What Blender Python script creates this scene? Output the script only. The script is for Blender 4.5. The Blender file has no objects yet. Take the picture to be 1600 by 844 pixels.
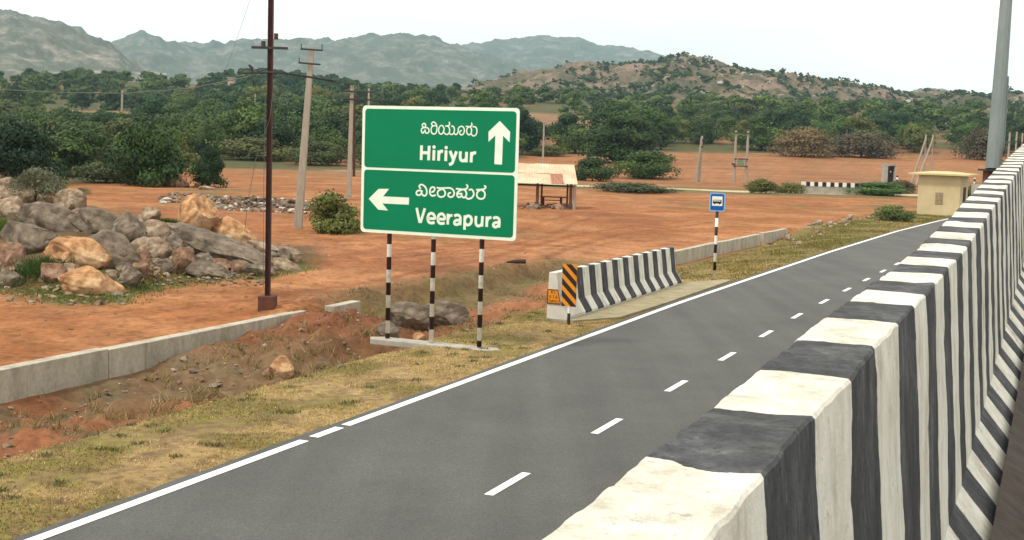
import bpy, bmesh, math, random
import numpy as np
from mathutils import Vector, noise as mnoise
R = math.radians
SC = bpy.context.scene
COL = SC.collection

# ------------------------------------------------------------------ camera
F, CH, YH, ROLL = 2000.0, 3.5, 228.0, 0.03      # focal length in photo pixels, eye height, horizon row, roll
_r = math.atan(ROLL)
_p = math.atan((422 - YH) * math.cos(_r) / F)
cam_d = bpy.data.cameras.new('camera'); cam = bpy.data.objects.new('camera', cam_d); COL.objects.link(cam)
cam_d.sensor_width = 36; cam_d.lens = 36 * F / 1600; cam_d.clip_start = 0.05; cam_d.clip_end = 20000
from mathutils import Matrix
cam.matrix_world = Matrix.Translation((0, 0, CH)) @ Matrix.Rotation(R(90) - _p, 4, 'X') @ Matrix.Rotation(_r, 4, 'Z')
SC.camera = cam

# ------------------------------------------------------------------ sky and sun (bright thin overcast)
SUN_EL, SUN_AZ = R(55), R(236)       # azimuth measured clockwise from +Y: behind the camera, to the left
W = bpy.data.worlds.new('World'); SC.world = W; W.use_nodes = True
nt = W.node_tree; nt.nodes.clear()
out = nt.nodes.new('ShaderNodeOutputWorld'); bg = nt.nodes.new('ShaderNodeBackground')
sky = nt.nodes.new('ShaderNodeTexSky'); sky.sky_type = 'NISHITA'; sky.sun_disc = False
sky.sun_elevation = SUN_EL; sky.sun_rotation = SUN_AZ; sky.dust_density = 2.5; sky.air_density = 1.0
tc = nt.nodes.new('ShaderNodeTexCoord'); mp = nt.nodes.new('ShaderNodeMapping'); mp.inputs['Scale'].default_value = (1, 1, 3.5)
nz = nt.nodes.new('ShaderNodeTexNoise'); nz.inputs['Scale'].default_value = 2.2; nz.inputs['Detail'].default_value = 6
rmp = nt.nodes.new('ShaderNodeValToRGB'); rmp.color_ramp.elements[0].position = 0.30; rmp.color_ramp.elements[0].color = (.72, .72, .72, 1)
rmp.color_ramp.elements[1].position = 0.55; rmp.color_ramp.elements[1].color = (1, 1, 1, 1)
mx = nt.nodes.new('ShaderNodeMix'); mx.data_type = 'RGBA'
sep = nt.nodes.new('ShaderNodeSeparateXYZ'); nt.links.new(tc.outputs['Generated'], sep.inputs[0])
gr_ = nt.nodes.new('ShaderNodeMapRange'); gr_.inputs['From Min'].default_value = 0; gr_.inputs['From Max'].default_value = 1; gr_.inputs['To Min'].default_value = 16.5; gr_.inputs['To Max'].default_value = 17.5
nt.links.new(sep.outputs[2], gr_.inputs[0])
cl = nt.nodes.new('ShaderNodeVectorMath'); cl.operation = 'SCALE'; cl.inputs[0].default_value = (1.0, .965, .895); nt.links.new(gr_.outputs[0], cl.inputs['Scale'])
nt.links.new(cl.outputs[0], mx.inputs[7])    # cloud cover, brighter overhead
nt.links.new(tc.outputs['Generated'], mp.inputs[0]); nt.links.new(mp.outputs[0], nz.inputs['Vector'])
nt.links.new(nz.outputs['Fac'], rmp.inputs[0]); nt.links.new(rmp.outputs[0], mx.inputs[0])
nt.links.new(sky.outputs[0], mx.inputs[6]); nt.links.new(mx.outputs[2], bg.inputs[0])
bg.inputs[1].default_value = 0.10
nt.links.new(bg.outputs[0], out.inputs[0])
sun_d = bpy.data.lights.new('sun', 'SUN'); sun_d.energy = 2.9; sun_d.angle = R(8); sun_d.color = (1, .95, .86)
sun = bpy.data.objects.new('sun', sun_d); COL.objects.link(sun)
sdir = Vector((math.sin(SUN_AZ) * math.cos(SUN_EL), math.cos(SUN_AZ) * math.cos(SUN_EL), math.sin(SUN_EL)))
sun.rotation_euler = sdir.to_track_quat('Z', 'Y').to_euler(); sun.location = (0, 0, 60)
SC.view_settings.view_transform = 'Standard'; SC.view_settings.look = 'None'
SC.view_settings.exposure = -0.08; SC.view_settings.gamma = 1; SC.view_settings.use_curve_mapping = False
SC.render.engine = 'CYCLES'

# ------------------------------------------------------------------ picking helpers (photo pixel -> place in the world)
def ray(x, y):
    u, v = x - 800, 422 - y
    c, s = math.cos(_r), math.sin(_r)
    U = c * u - s * v; V = s * u + c * v
    cp, sp = math.cos(_p), math.sin(_p)
    d = Vector((U, F * cp + V * sp, -F * sp + V * cp)); d.normalize(); return d
EYE = Vector((0, 0, CH))
def at(x, y, Y):
    d = ray(x, y); return EYE + d * (Y / d.y)
def gnd0(x, y, z=0.0):
    d = ray(x, y); return EYE + d * ((z - CH) / d.z)
RA = R(23.0)
T2 = Vector((math.sin(RA), math.cos(RA), 0)); N2 = Vector((-math.cos(RA), math.sin(RA), 0))
O2 = Vector((-4.05, 10.70, 0))
def rd(s, t, z=0.0): return O2 + T2 * s + N2 * t + Vector((0, 0, z))

# ------------------------------------------------------------------ numpy noise
def _hash(ix, iy, seed):
    n = (ix * 374761393 + iy * 668265263 + seed * 974711) & 0xffffffff
    n = ((n ^ (n >> 13)) * 1274126177) & 0xffffffff
    return ((n ^ (n >> 16)) & 0xffff) / 65535.0
def vnoise(x, y, seed=0):
    x = np.asarray(x, float); y = np.asarray(y, float)
    ix = np.floor(x).astype(np.int64); iy = np.floor(y).astype(np.int64)
    fx = x - ix; fy = y - iy; fx = fx * fx * (3 - 2 * fx); fy = fy * fy * (3 - 2 * fy)
    a = _hash(ix, iy, seed); b = _hash(ix + 1, iy, seed); c = _hash(ix, iy + 1, seed); d = _hash(ix + 1, iy + 1, seed)
    return (a + (b - a) * fx) * (1 - fy) + (c + (d - c) * fx) * fy
def fbm(x, y, seed=0, oct=4):
    v = 0; a = .5; k = 1
    for i in range(oct):
        v = v + a * vnoise(np.asarray(x) * k, np.asarray(y) * k, seed + i * 17); a *= .5; k *= 2.03
    return v / (1 - .5 ** oct)
def sst(a, b, x):
    u = np.clip((x - a) / (b - a), 0, 1); return u * u * (3 - 2 * u)

# ------------------------------------------------------------------ terrain height
CURVE_S = [-60, 20, 24.5, 39, 55, 68, 80, 100, 140, 200, 320]
CURVE_T = [0, 0, -.08, -.38, -.95, -1.8, -2.9, -5.6, -13, -28, -66]
PY = [0, 150, 200, 260, 400, 600, 900, 1500, 8000]
PZ = [0, 0, 1.2, 3.3, 12.5, 27, 38, 45, 45]
PX_F = [-260, -20, 100, 180, 250, 350, 440, 500, 600]        # the rock pile, by bearing: foot, ridge distance and ridge height
FOOT = [27, 29.0, 27.6, 27.6, 31.0, 32.5, 34.5, 37, 38]
RIDG = [36, 36.0, 36, 36, 36.5, 37, 37.4, 38.5, 39]
RIDZ = [.30, 1.8, 1.6, 1.3, 1.05, .65, .28, .03, 0]
def pile(X, Y):
    px = 800 + F * X / np.maximum(Y, 1) * 1.0 - 6
    f = np.interp(px, PX_F, FOOT); r = np.interp(px, PX_F, RIDG); z = np.interp(px, PX_F, RIDZ)
    up = np.clip((Y - f) / (r - f), 0, 1); up = up ** .85
    dn = 1 - sst(r, r + 6, Y)
    return z * up * dn
def road_st(X, Y):
    dx = X - O2.x; dy = Y - O2.y
    s = dx * T2.x + dy * T2.y; t = dx * N2.x + dy * N2.y
    return s, t - np.interp(s, CURVE_S, CURVE_T)
def gz(X, Y):
    X = np.asarray(X, float); Y = np.asarray(Y, float)
    z = np.interp(Y, PY, PZ) + 0.0
    z = z + sst(180, 400, Y) * (fbm(X / 90, Y / 90, 3, 3) - .5) * 6
    s, t = road_st(X, Y)
    n1 = fbm(X * .9, Y * .9, 5, 4) - .5; n2 = fbm(X * 4, Y * 4, 9, 3) - .5
    prof = np.interp(t, [.2, .45, 2.4, 3.0, 4.4, 6.12, 6.22, 9], [-.03, .0, -.05, -.34, -.46, -.46, -.04, 0])
    n3 = np.abs(fbm(X * 3.1, Y * 3.1, 15, 4) - .5)
    bump = sst(2.4, 3.4, t) * (1 - sst(5.6, 6.05, t))
    left = prof + bump * (n1 * .50 + n2 * .16 + n3 * .14 - .03)
    left = left + sst(7.5, 13.8, s + n1 * 2) * sst(2.7, 5.4, t + n1) * (1 - sst(6.0, 6.12, t)) * .40 * (1 + n2 * .6) + sst(13.0, 14.3, s) * sst(4.2, 5.6, t) * (1 - sst(6.7, 7.6, t)) * .16 * (1 + n2 * .8)
    left = left - .30 * np.exp(-(((s - 11.4) / .55) ** 2 + ((t - 3.0) / .45) ** 2))
    profr = np.interp(t, [.2, .5, 2.0, 4.2, 4.55, 4.66, 7], [-.03, .0, -.12, -.45, -.45, -.03, 0])
    mid = np.interp(t, [.2, .5, 1.8, 3.0, 5.0, 6.0, 6.5, 9], [-.03, 0, -.03, -.26, -.34, -.36, -.02, 0]) + sst(1.8, 3, t) * (1 - sst(6, 8, t)) * (n1 * .5 + n2 * .12 + n3 * .18)
    wl = 1 - sst(13.6, 16.2, s); wr = sst(26, 30, s); wm = (1 - wl) * (1 - wr)
    fade = 1 - sst(47, 56, s)
    z = z + (left * wl + mid * wm + profr * wr * fade)
    z = np.where(t < .2, np.minimum(z, np.interp(Y, PY, PZ) - .03), z)
    far = sst(6.2, 8, t)
    z = z + far * ((fbm(X * .25, Y * .25, 11, 3) - .5) * .14 + n2 * .05 * (1 - sst(40, 90, Y))) + (t > .4) * n2 * .03
    z = z + pile(X, Y) * sst(7, 9, t)
    return z
def gz1(x, y): return float(gz(np.array([x]), np.array([y]))[0])
def hit(x, y):
    """first point of the ground along the sight line of a photo pixel"""
    d = ray(x, y); Ys = np.concatenate([np.linspace(6, 120, 1500), np.geomspace(120, 3000, 1500)])
    k = Ys / d.y
    X = d.x * k; Z = CH + d.z * k
    below = np.nonzero(Z <= gz(X, Ys))[0]
    i = below[0] if len(below) else len(Ys) - 1
    return Vector((X[i], Ys[i], float(gz(X[i:i + 1], Ys[i:i + 1])[0])))

# ------------------------------------------------------------------ materials
def mat(name, rough=.85, spec=.25):
    m = bpy.data.materials.new(name); m.use_nodes = True
    b = m.node_tree.nodes['Principled BSDF']; b.inputs['Roughness'].default_value = rough
    b.inputs['Specular IOR Level'].default_value = spec
    return m, m.node_tree, b
def nn(t, kind, **kw):
    n = t.nodes.new('ShaderNode' + kind)
    for k, v in kw.items():
        if k in n.inputs: n.inputs[k].default_value = v
        else: setattr(n, k, v)
    return n
def noise_node(t, scale, detail=5, coord='Object', rough=.6, stretch=None):
    tcn = t.nodes.new('ShaderNodeTexCoord'); n = nn(t, 'TexNoise', Scale=scale, Detail=detail, Roughness=rough)
    if stretch:
        m = t.nodes.new('ShaderNodeMapping'); m.inputs['Scale'].default_value = stretch
        t.links.new(tcn.outputs[coord], m.inputs[0]); t.links.new(m.outputs[0], n.inputs['Vector'])
    else: t.links.new(tcn.outputs[coord], n.inputs['Vector'])
    return n
def ramp(t, src, stops):
    r = t.nodes.new('ShaderNodeValToRGB'); e = r.color_ramp.elements
    while len(e) > 1: e.remove(e[-1])
    for i, (p, c) in enumerate(stops):
        k = e[0] if i == 0 else e.new(p)
        k.position = p; k.color = (*c, 1) if len(c) == 3 else c
    t.links.new(src, r.inputs[0]); return r.outputs[0]
def mix(t, a, b, fac, mode='MIX'):
    m = t.nodes.new('ShaderNodeMix'); m.data_type = 'RGBA'; m.blend_type = mode
    for i, v in ((0, fac), (6, a), (7, b)):
        if hasattr(v, 'is_output') or isinstance(v, bpy.types.NodeSocket): t.links.new(v, m.inputs[i])
        elif i == 0: m.inputs[0].default_value = v
        else: m.inputs[i].default_value = (*v, 1)
    return m.outputs[2]
def bump(t, b, src, strength=.5, dist=.02):
    n = nn(t, 'Bump', Strength=strength, Distance=dist); t.links.new(src, n.inputs['Height']); t.links.new(n.outputs[0], b.inputs['Normal'])
def simple(name, c1, c2=None, scale=6, rough=.85, spec=.25, bs=.3, bd=.01, stretch=None, metallic=0):
    m, t, b = mat(name, rough, spec); c2 = c2 or tuple(x * .75 for x in c1)
    n = noise_node(t, scale, 6, stretch=stretch)
    t.links.new(ramp(t, n.outputs['Fac'], [(.3, c2), (.68, c1)]), b.inputs['Base Color'])
    b.inputs['Metallic'].default_value = metallic
    if bs: bump(t, b, n.outputs['Fac'], bs, bd)
    return m
M = {}
M['concrete'] = simple('concrete', (.40, .37, .31), (.24, .22, .18), 3.0, bs=.3)
M['concrete_pale'] = simple('concrete_pale', (.50, .46, .38), (.36, .32, .26), 5.0)
M['concrete_pole'] = simple('concrete_pole', (.36, .31, .25), (.27, .23, .18), 3.0, stretch=(3, 3, .6))
M['rust'] = simple('rusty_steel', (.075, .028, .022), (.04, .015, .014), 5, rough=.7, stretch=(3, 3, .6))
M['rust_base'] = simple('rusty_base', (.13, .05, .03), (.07, .03, .02), 6)
M['dark_metal'] = simple('dark_metal', (.045, .04, .042), (.03, .026, .026), 6, rough=.6)
M['galv'] = simple('galvanised_steel', (.20, .225, .215), (.135, .16, .15), 2.2, rough=.62, spec=.4, bs=.05, stretch=(2, 2, .7))
M['white_paint'] = simple('white_paint', (.78, .76, .70), (.66, .63, .55), 9, rough=.6)
M['black_paint'] = simple('black_paint', (.028, .018, .017), (.018, .012, .012), 9, rough=.5)
M['wire'] = simple('wire_grey', (.13, .13, .12), None, 3)
M['sign_green'] = simple('sign_green', (.0, .178, .075), (.0, .155, .065), .9, rough=.5, spec=.12, bs=0)
M['sign_white'] = simple('sign_white', (.72, .78, .66), (.64, .69, .57), 4, rough=.5, bs=0)
M['orange'] = simple('orange_reflective', (.72, .26, .012), (.62, .21, .01), 5, rough=.5, bs=0)
M['sign_blue'] = simple('sign_blue', (.004, .085, .34), (.004, .07, .28), 3, rough=.45, bs=0)
M['pale_blue'] = simple('sign_pale_blue', (.22, .42, .68), None, 3, bs=0)
M['plaster'] = simple('yellow_plaster', (.56, .45, .27), (.45, .355, .20), .9, bs=.1)
M['plaster_slab'] = simple('yellow_slab', (.60, .48, .25), (.48, .37, .18), 1.4, bs=.1)
M['dark_hole'] = simple('dark_opening', (.05, .03, .02), None, 3)
M['wood'] = simple('shed_timber', (.15, .075, .045), (.08, .04, .025), 5)
M['dark_wood'] = simple('dark_wood', (.05, .03, .025), None, 5)
M['house_pink'] = simple('house_pink', (.52, .36, .28), None, .5, bs=0)
M['house_white'] = simple('house_white', (.72, .74, .70), None, .5, bs=0)
M['trafo_green'] = simple('faded_green_tank', (.16, .25, .16), None, 3)

# striped metal posts (bands along local z)
def banded(name, period, phase=0.0, c1=(.78, .76, .68), c2=(.03, .012, .011)):
    m, t, b = mat(name, .55, .3)
    tcn = t.nodes.new('ShaderNodeTexCoord'); sx = t.nodes.new('ShaderNodeSeparateXYZ'); t.links.new(tcn.outputs['Object'], sx.inputs[0])
    a = nn(t, 'Math', operation='ADD'); a.inputs[1].default_value = phase; t.links.new(sx.outputs[2], a.inputs[0])
    d = nn(t, 'Math', operation='DIVIDE'); d.inputs[1].default_value = period; t.links.new(a.outputs[0], d.inputs[0])
    f = nn(t, 'Math', operation='FRACT'); t.links.new(d.outputs[0], f.inputs[0])
    g = nn(t, 'Math', operation='GREATER_THAN'); g.inputs[1].default_value = .5; t.links.new(f.outputs[0], g.inputs[0])
    n = noise_node(t, 12, 6)
    ca = ramp(t, n.outputs['Fac'], [(.3, tuple(v * .7 for v in c1)), (.55, c1)])
    t.links.new(mix(t, ca, c2, g.outputs[0]), b.inputs['Base Color'])
    return m

# rocks
def rock_mat(name, base, dark, pale):
    m, t, b = mat(name, .9, .2)
    n = noise_node(t, 1.5, 8, rough=.62); n2 = noise_node(t, 5, 9, rough=.68)
    c = ramp(t, n.outputs['Fac'], [(.34, dark), (.5, base), (.66, pale)])
    c = mix(t, c, ramp(t, n2.outputs['Fac'], [(.34, (.38, .35, .32)), (.58, (1.08, 1.08, 1.08))]), .85, 'MULTIPLY')
    t.links.new(c, b.inputs['Base Color']); bump(t, b, n2.outputs['Fac'], .7, .03); return m
M['rock_grey'] = rock_mat('rock_grey', (.17, .135, .098), (.085, .066, .048), (.265, .215, .16))
M['rock_tan'] = rock_mat('rock_tan', (.29, .21, .14), (.15, .105, .07), (.42, .33, .235))
M['rock_orange'] = rock_mat('rock_orange', (.46, .25, .115), (.25, .12, .055), (.62, .43, .25))
M['rock_brown'] = rock_mat('rock_brown', (.23, .13, .08), (.13, .075, .05), (.34, .22, .15))

# ground: colour of the soil and plants comes from a colour attribute, broken up by fine noise
def attr_ground(name, bscale=14, bs=.6, bd=.03):
    m, t, b = mat(name, .95, .12)
    a = t.nodes.new('ShaderNodeVertexColor'); a.layer_name = 'Col'
    n = noise_node(t, 7, 8, rough=.7); n2 = noise_node(t, 1.1, 6, rough=.65); n3 = noise_node(t, .08, 6)
    c = mix(t, a.outputs['Color'], ramp(t, n.outputs['Fac'], [(.28, (.5, .46, .44)), (.5, (.98, .97, .95)), (.72, (1.35, 1.33, 1.3))]), .85, 'MULTIPLY')
    c = mix(t, c, ramp(t, n2.outputs['Fac'], [(.3, (.70, .68, .66)), (.65, (1.15, 1.13, 1.1))]), .8, 'MULTIPLY')
    c = mix(t, c, ramp(t, n3.outputs['Fac'], [(.3, (.85, .82, .8)), (.7, (1.1, 1.1, 1.1))]), .8, 'MULTIPLY')
    t.links.new(c, b.inputs['Base Color']); bump(t, b, n.outputs['Fac'], bs, bd); return m
M['ground'] = attr_ground('ground')

# asphalt
m, t, b = mat('asphalt', .8, .3)
n = noise_node(t, 55, 3, rough=.85); n2 = noise_node(t, .5, 7, rough=.7); n3 = noise_node(t, 1.6, 7, rough=.7)
tcn = t.nodes.new('ShaderNodeTexCoord'); m2 = t.nodes.new('ShaderNodeMapping'); m2.inputs['Rotation'].default_value = (0, 0, RA); m2.inputs['Scale'].default_value = (1.1, .05, 1)
n4 = nn(t, 'TexNoise', Scale=1.3, Detail=5); t.links.new(tcn.outputs['Object'], m2.inputs[0]); t.links.new(m2.outputs[0], n4.inputs['Vector'])
c = ramp(t, n2.outputs['Fac'], [(.3, (.068, .068, .063)), (.7, (.094, .094, .087))])
c = mix(t, c, ramp(t, n.outputs['Fac'], [(.3, (.42, .42, .42)), (.5, (1, 1, 1)), (.72, (1.75, 1.72, 1.65))]), .8, 'MULTIPLY')
c = mix(t, c, ramp(t, n4.outputs['Fac'], [(.36, (.80, .80, .80)), (.6, (1.06, 1.06, 1.05))]), .8, 'MULTIPLY')
c = mix(t, c, ramp(t, n3.outputs['Fac'], [(.62, (0, 0, 0)), (.80, (.09, .08, .065))]), .35, 'ADD')
t.links.new(c, b.inputs['Base Color']); bump(t, b, n.outputs['Fac'], .35, .004); M['asphalt'] = m
# road paint
m, t, b = mat('road_paint', .6, .3)
n = noise_node(t, 25, 8, rough=.75)
t.links.new(ramp(t, n.outputs['Fac'], [(.24, (.28, .27, .25)), (.34, (.74, .73, .69)), (.7, (.82, .81, .78))]), b.inputs['Base Color']); M['road_paint'] = m

# hand-painted black and white concrete barrier; local y runs along the barrier
def barrier_mat(name, period, phase, wav=.02, wear=True, attr=None, white=(.72, .70, .615), black=(.050, .051, .053)):
    m, t, b = mat(name, .75, .25)
    tcn = t.nodes.new('ShaderNodeTexCoord'); sx = t.nodes.new('ShaderNodeSeparateXYZ'); t.links.new(tcn.outputs['Object'], sx.inputs[0])
    nw = noise_node(t, 7, 5); s1 = nn(t, 'Math', operation='MULTIPLY_ADD'); s1.inputs[1].default_value = wav * 2; t.links.new(nw.outputs['Fac'], s1.inputs[0])
    if attr:
        an = t.nodes.new('ShaderNodeAttribute'); an.attribute_name = attr; t.links.new(an.outputs['Fac'], s1.inputs[2]); s1.inputs[1].default_value = wav * 8
    else: t.links.new(sx.outputs[1], s1.inputs[2])
    a = nn(t, 'Math', operation='ADD'); a.inputs[1].default_value = phase; t.links.new(s1.outputs[0], a.inputs[0])
    d = nn(t, 'Math', operation='DIVIDE'); d.inputs[1].default_value = period; t.links.new(a.outputs[0], d.inputs[0])
    f = nn(t, 'Math', operation='FRACT'); t.links.new(d.outputs[0], f.inputs[0])
    g = nn(t, 'Math', operation='GREATER_THAN'); g.inputs[1].default_value = .5; t.links.new(f.outputs[0], g.inputs[0])
    n1 = noise_node(t, 6, 9, rough=.75, stretch=(1, 1, .35)); n2 = noise_node(t, 26, 8, rough=.8, stretch=(1, 1, .4)); n3 = noise_node(t, 3, 8, rough=.8)
    wc = ramp(t, n2.outputs['Fac'], [(.22, tuple(v * .45 for v in white)), (.36, tuple(v * .88 for v in white)), (.6, white)])
    wc = mix(t, wc, ramp(t, n1.outputs['Fac'], [(.32, (.50, .45, .37)), (.44, (.86, .83, .77)), (.56, (1.04, 1.04, 1.04))]), .85, 'MULTIPLY')
    bc = ramp(t, n1.outputs['Fac'], [(.32, tuple(v * .45 for v in black)), (.50, black), (.62, tuple(v * 1.9 for v in black)), (.74, tuple(v * 3.4 for v in black))])
    bc = mix(t, bc, ramp(t, n2.outputs['Fac'], [(.30, (.55, .55, .55)), (.60, (1.25, 1.25, 1.25)), (.70, (3.2, 3.1, 2.9))]), .9, 'MULTIPLY')
    n4 = noise_node(t, 48, 6, rough=.8); n5 = noise_node(t, 11, 9, rough=.8, stretch=(.35, 1, .22)); n6 = noise_node(t, 80, 3, rough=.7)
    if wear:
        # dry-brushed greyish sweeps in the black, drips and grime on the white, pits in both
        bc = mix(t, bc, (.17, .175, .17), ramp(t, n5.outputs['Fac'], [(.52, (0, 0, 0)), (.64, (.32, .32, .32)), (.74, (.55, .55, .55))]))
        bc = mix(t, bc, (.012, .012, .013), ramp(t, n4.outputs['Fac'], [(.34, (.8, .8, .8)), (.46, (0, 0, 0))]))
        wc = mix(t, wc, (.30, .25, .17), ramp(t, n5.outputs['Fac'], [(.54, (0, 0, 0)), (.68, (.5, .5, .5))]))
        wc = mix(t, wc, (.20, .18, .15), ramp(t, n4.outputs['Fac'], [(.30, (.85, .85, .85)), (.40, (0, 0, 0))]))
    c = mix(t, wc, bc, g.outputs[0])
    if wear:
        c = mix(t, c, (.25, .22, .18), ramp(t, n3.outputs['Fac'], [(.60, (0, 0, 0)), (.66, (.75, .75, .75))]))
    t.links.new(c, b.inputs['Base Color']); bump(t, b, n4.outputs['Fac'], .8, .008); return m

def leaf_mat(name, c1, c2, c3, trans=.25):
    m = bpy.data.materials.new(name); m.use_nodes = True; t = m.node_tree; b = t.nodes['Principled BSDF']
    b.inputs['Roughness'].default_value = .6; b.inputs['Specular IOR Level'].default_value = .2
    a = t.nodes.new('ShaderNodeVertexColor'); a.layer_name = 'Col'
    oi = t.nodes.new('ShaderNodeObjectInfo')
    c = ramp(t, a.outputs['Color'], [(0, c1), (.55, c2), (1, c3)])
    h = ramp(t, oi.outputs['Random'], [(0, (.62, .72, .70)), (.3, (.92, .95, .9)), (.6, (1.2, 1.12, .85)), (.85, (1.55, 1.4, 1.0)), (1, (1.2, 1.4, 1.1))])
    c = mix(t, c, h, 1.0, 'MULTIPLY')
    t.links.new(c, b.inputs['Base Color'])
    tr = t.nodes.new('ShaderNodeBsdfTranslucent'); t.links.new(c, tr.inputs[0])
    ms = t.nodes.new('ShaderNodeMixShader'); ms.inputs[0].default_value = trans
    t.links.new(b.outputs[0], ms.inputs[1]); t.links.new(tr.outputs[0], ms.inputs[2])
    t.links.new(ms.outputs[0], t.nodes['Material Output'].inputs[0]); return m
M['leaf_dark'] = leaf_mat('leaf_dark', (.010, .026, .010), (.026, .058, .016), (.056, .100, .026), .15)
M['leaf_mid'] = leaf_mat('leaf_mid', (.020, .042, .013), (.055, .098, .025), (.108, .162, .042), .15)
M['leaf_olive'] = leaf_mat('leaf_olive', (.045, .054, .018), (.092, .105, .032), (.155, .17, .058), .15)
M['leaf_grey'] = leaf_mat('leaf_grey', (.10, .095, .05), (.21, .19, .115), (.36, .33, .22))
M['leaf_dry'] = leaf_mat('leaf_dry', (.055, .045, .025), (.10, .078, .045), (.16, .125, .075), .05)
M['bark'] = simple('bark', (.09, .065, .045), (.05, .035, .025), 5)
M['grass_dry'] = leaf_mat('grass_dry', (.13, .125, .035), (.275, .212, .112), (.44, .355, .21), .2)
M['grass_green'] = leaf_mat('grass_green', (.05, .09, .014), (.10, .14, .025), (.20, .20, .06), .2)
M['grass_brown'] = leaf_mat('grass_brown', (.10, .085, .04), (.20, .15, .08), (.33, .26, .16), .2)

# ------------------------------------------------------------------ mesh helpers
class MB:
    def __init__(s): s.v = []; s.f = []; s.m = []
    def add(s, v, f, mi=0):
        o = len(s.v); s.v += [tuple(p) for p in v]; s.f += [tuple(i + o for i in q) for q in f]; s.m += [mi] * len(f)
    def box(s, c, d, ax=None, mi=0):
        c = Vector(c); X, Y, Z = ax or (Vector((1, 0, 0)), Vector((0, 1, 0)), Vector((0, 0, 1)))
        v = [c + X * (d[0] / 2 * i) + Y * (d[1] / 2 * j) + Z * (d[2] / 2 * k) for i in (-1, 1) for j in (-1, 1) for k in (-1, 1)]
        s.add(v, [(0, 1, 3, 2), (4, 6, 7, 5), (0, 4, 5, 1), (2, 3, 7, 6), (0, 2, 6, 4), (1, 5, 7, 3)], mi)
    def tube(s, pts, rad, n=10, cap=True, mi=0):
        pts = [Vector(p) for p in pts]; rad = rad if isinstance(rad, (list, tuple)) else [rad] * len(pts)
        V = []; prev = None
        for i, p in enumerate(pts):
            d = (pts[min(i + 1, len(pts) - 1)] - pts[max(i - 1, 0)]).normalized()
            if prev is None:
                u = d.orthogonal().normalized()
            else:
                u = (prev - d * prev.dot(d)).normalized()
            prev = u; w = d.cross(u)
            V += [p + (u * math.cos(2 * math.pi * k / n) + w * math.sin(2 * math.pi * k / n)) * rad[i] for k in range(n)]
        Fc = [(i * n + k, i * n + (k + 1) % n, (i + 1) * n + (k + 1) % n, (i + 1) * n + k) for i in range(len(pts) - 1) for k in range(n)]
        if cap: Fc += [tuple(range(n - 1, -1, -1)), tuple((len(pts) - 1) * n + k for k in range(n))]
        s.add(V, Fc, mi)
    def prism(s, poly, o, U, V, Wd, d, mi=0):
        """polygon given in the (U,V) plane at o, thickened by d along Wd"""
        n = len(poly); a = [Vector(o) + U * p[0] + V * p[1] for p in poly]; b_ = [q + Wd * d for q in a]
        s.add(a + b_, [tuple(range(n - 1, -1, -1)), tuple(range(n, 2 * n))] + [(i, (i + 1) % n, n + (i + 1) % n, n + i) for i in range(n)], mi)
    def build(s, name, mats, parent=None, smooth=False, bevel=0):
        return mesh_obj(name, s.v, s.f, mats, parent, smooth, s.m, bevel)
def mesh_obj(name, v, f, mats, parent=None, smooth=False, mi=None, bevel=0):
    me = bpy.data.meshes.new(name); me.from_pydata([tuple(p) for p in v], [], f)
    bm = bmesh.new(); bm.from_mesh(me); bmesh.ops.recalc_face_normals(bm, faces=bm.faces)
    if bevel:
        ed = [e for e in bm.edges if len(e.link_faces) == 2 and e.calc_face_angle(0) > .6]
        bmesh.ops.bevel(bm, geom=ed, offset=bevel, segments=2, affect='EDGES', profile=.6)
    bm.to_mesh(me); bm.free()
    for m_ in (mats if isinstance(mats, (list, tuple)) else [mats]): me.materials.append(m_)
    if mi is not None and not bevel: me.polygons.foreach_set('material_index', mi)
    if smooth: me.polygons.foreach_set('use_smooth', [True] * len(me.polygons))
    o = bpy.data.objects.new(name, me); COL.objects.link(o)
    if parent: o.parent = parent
    return o
def fast_mesh(name, v, f, mats, cols=None, smooth=False, parent=None, link=True):
    """numpy arrays: v (n,3); f (m,k); cols (n,3)"""
    me = bpy.data.meshes.new(name); k = f.shape[1]
    me.vertices.add(len(v)); me.vertices.foreach_set('co', np.ascontiguousarray(v, dtype=np.float32).ravel())
    me.loops.add(f.size); me.loops.foreach_set('vertex_index', np.ascontiguousarray(f, dtype=np.int32).ravel())
    me.polygons.add(len(f)); me.polygons.foreach_set('loop_start', np.arange(0, f.size, k, dtype=np.int32))
    if cols is not None:
        a = me.color_attributes.new('Col', 'FLOAT_COLOR', 'POINT')
        c4 = np.ones((len(v), 4), np.float32); c4[:, :3] = cols if cols.shape[1] == 3 else np.repeat(cols, 3, 1)
        a.data.foreach_set('color', c4.ravel())
    me.update(calc_edges=True); me.validate()
    if smooth: me.polygons.foreach_set('use_smooth', np.ones(len(me.polygons), bool))
    for m_ in (mats if isinstance(mats, (list, tuple)) else [mats]): me.materials.append(m_)
    if not link: return me
    o = bpy.data.objects.new(name, me); COL.objects.link(o)
    if parent: o.parent = parent
    return o
def tag(o, label=None, cat=None, group=None, kind=None):
    if label: o['label'] = label
    if cat: o['category'] = cat
    if group: o['group'] = group
    if kind: o['kind'] = kind
    return o
def thing(name, label, cat, loc=(0, 0, 0), rz=0, group=None):
    o = bpy.data.objects.new(name, None); COL.objects.link(o); o.empty_display_size = .3
    o.location = loc; o.rotation_euler = (0, 0, rz); return tag(o, label, cat, group)
def copy_tree(o, parent=None):
    c = o.copy(); COL.objects.link(c)
    if parent: c.parent = parent
    for ch in list(o.children): copy_tree(ch, c)
    return c
EX, EY, EZ = Vector((1, 0, 0)), Vector((0, 1, 0)), Vector((0, 0, 1))

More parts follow.
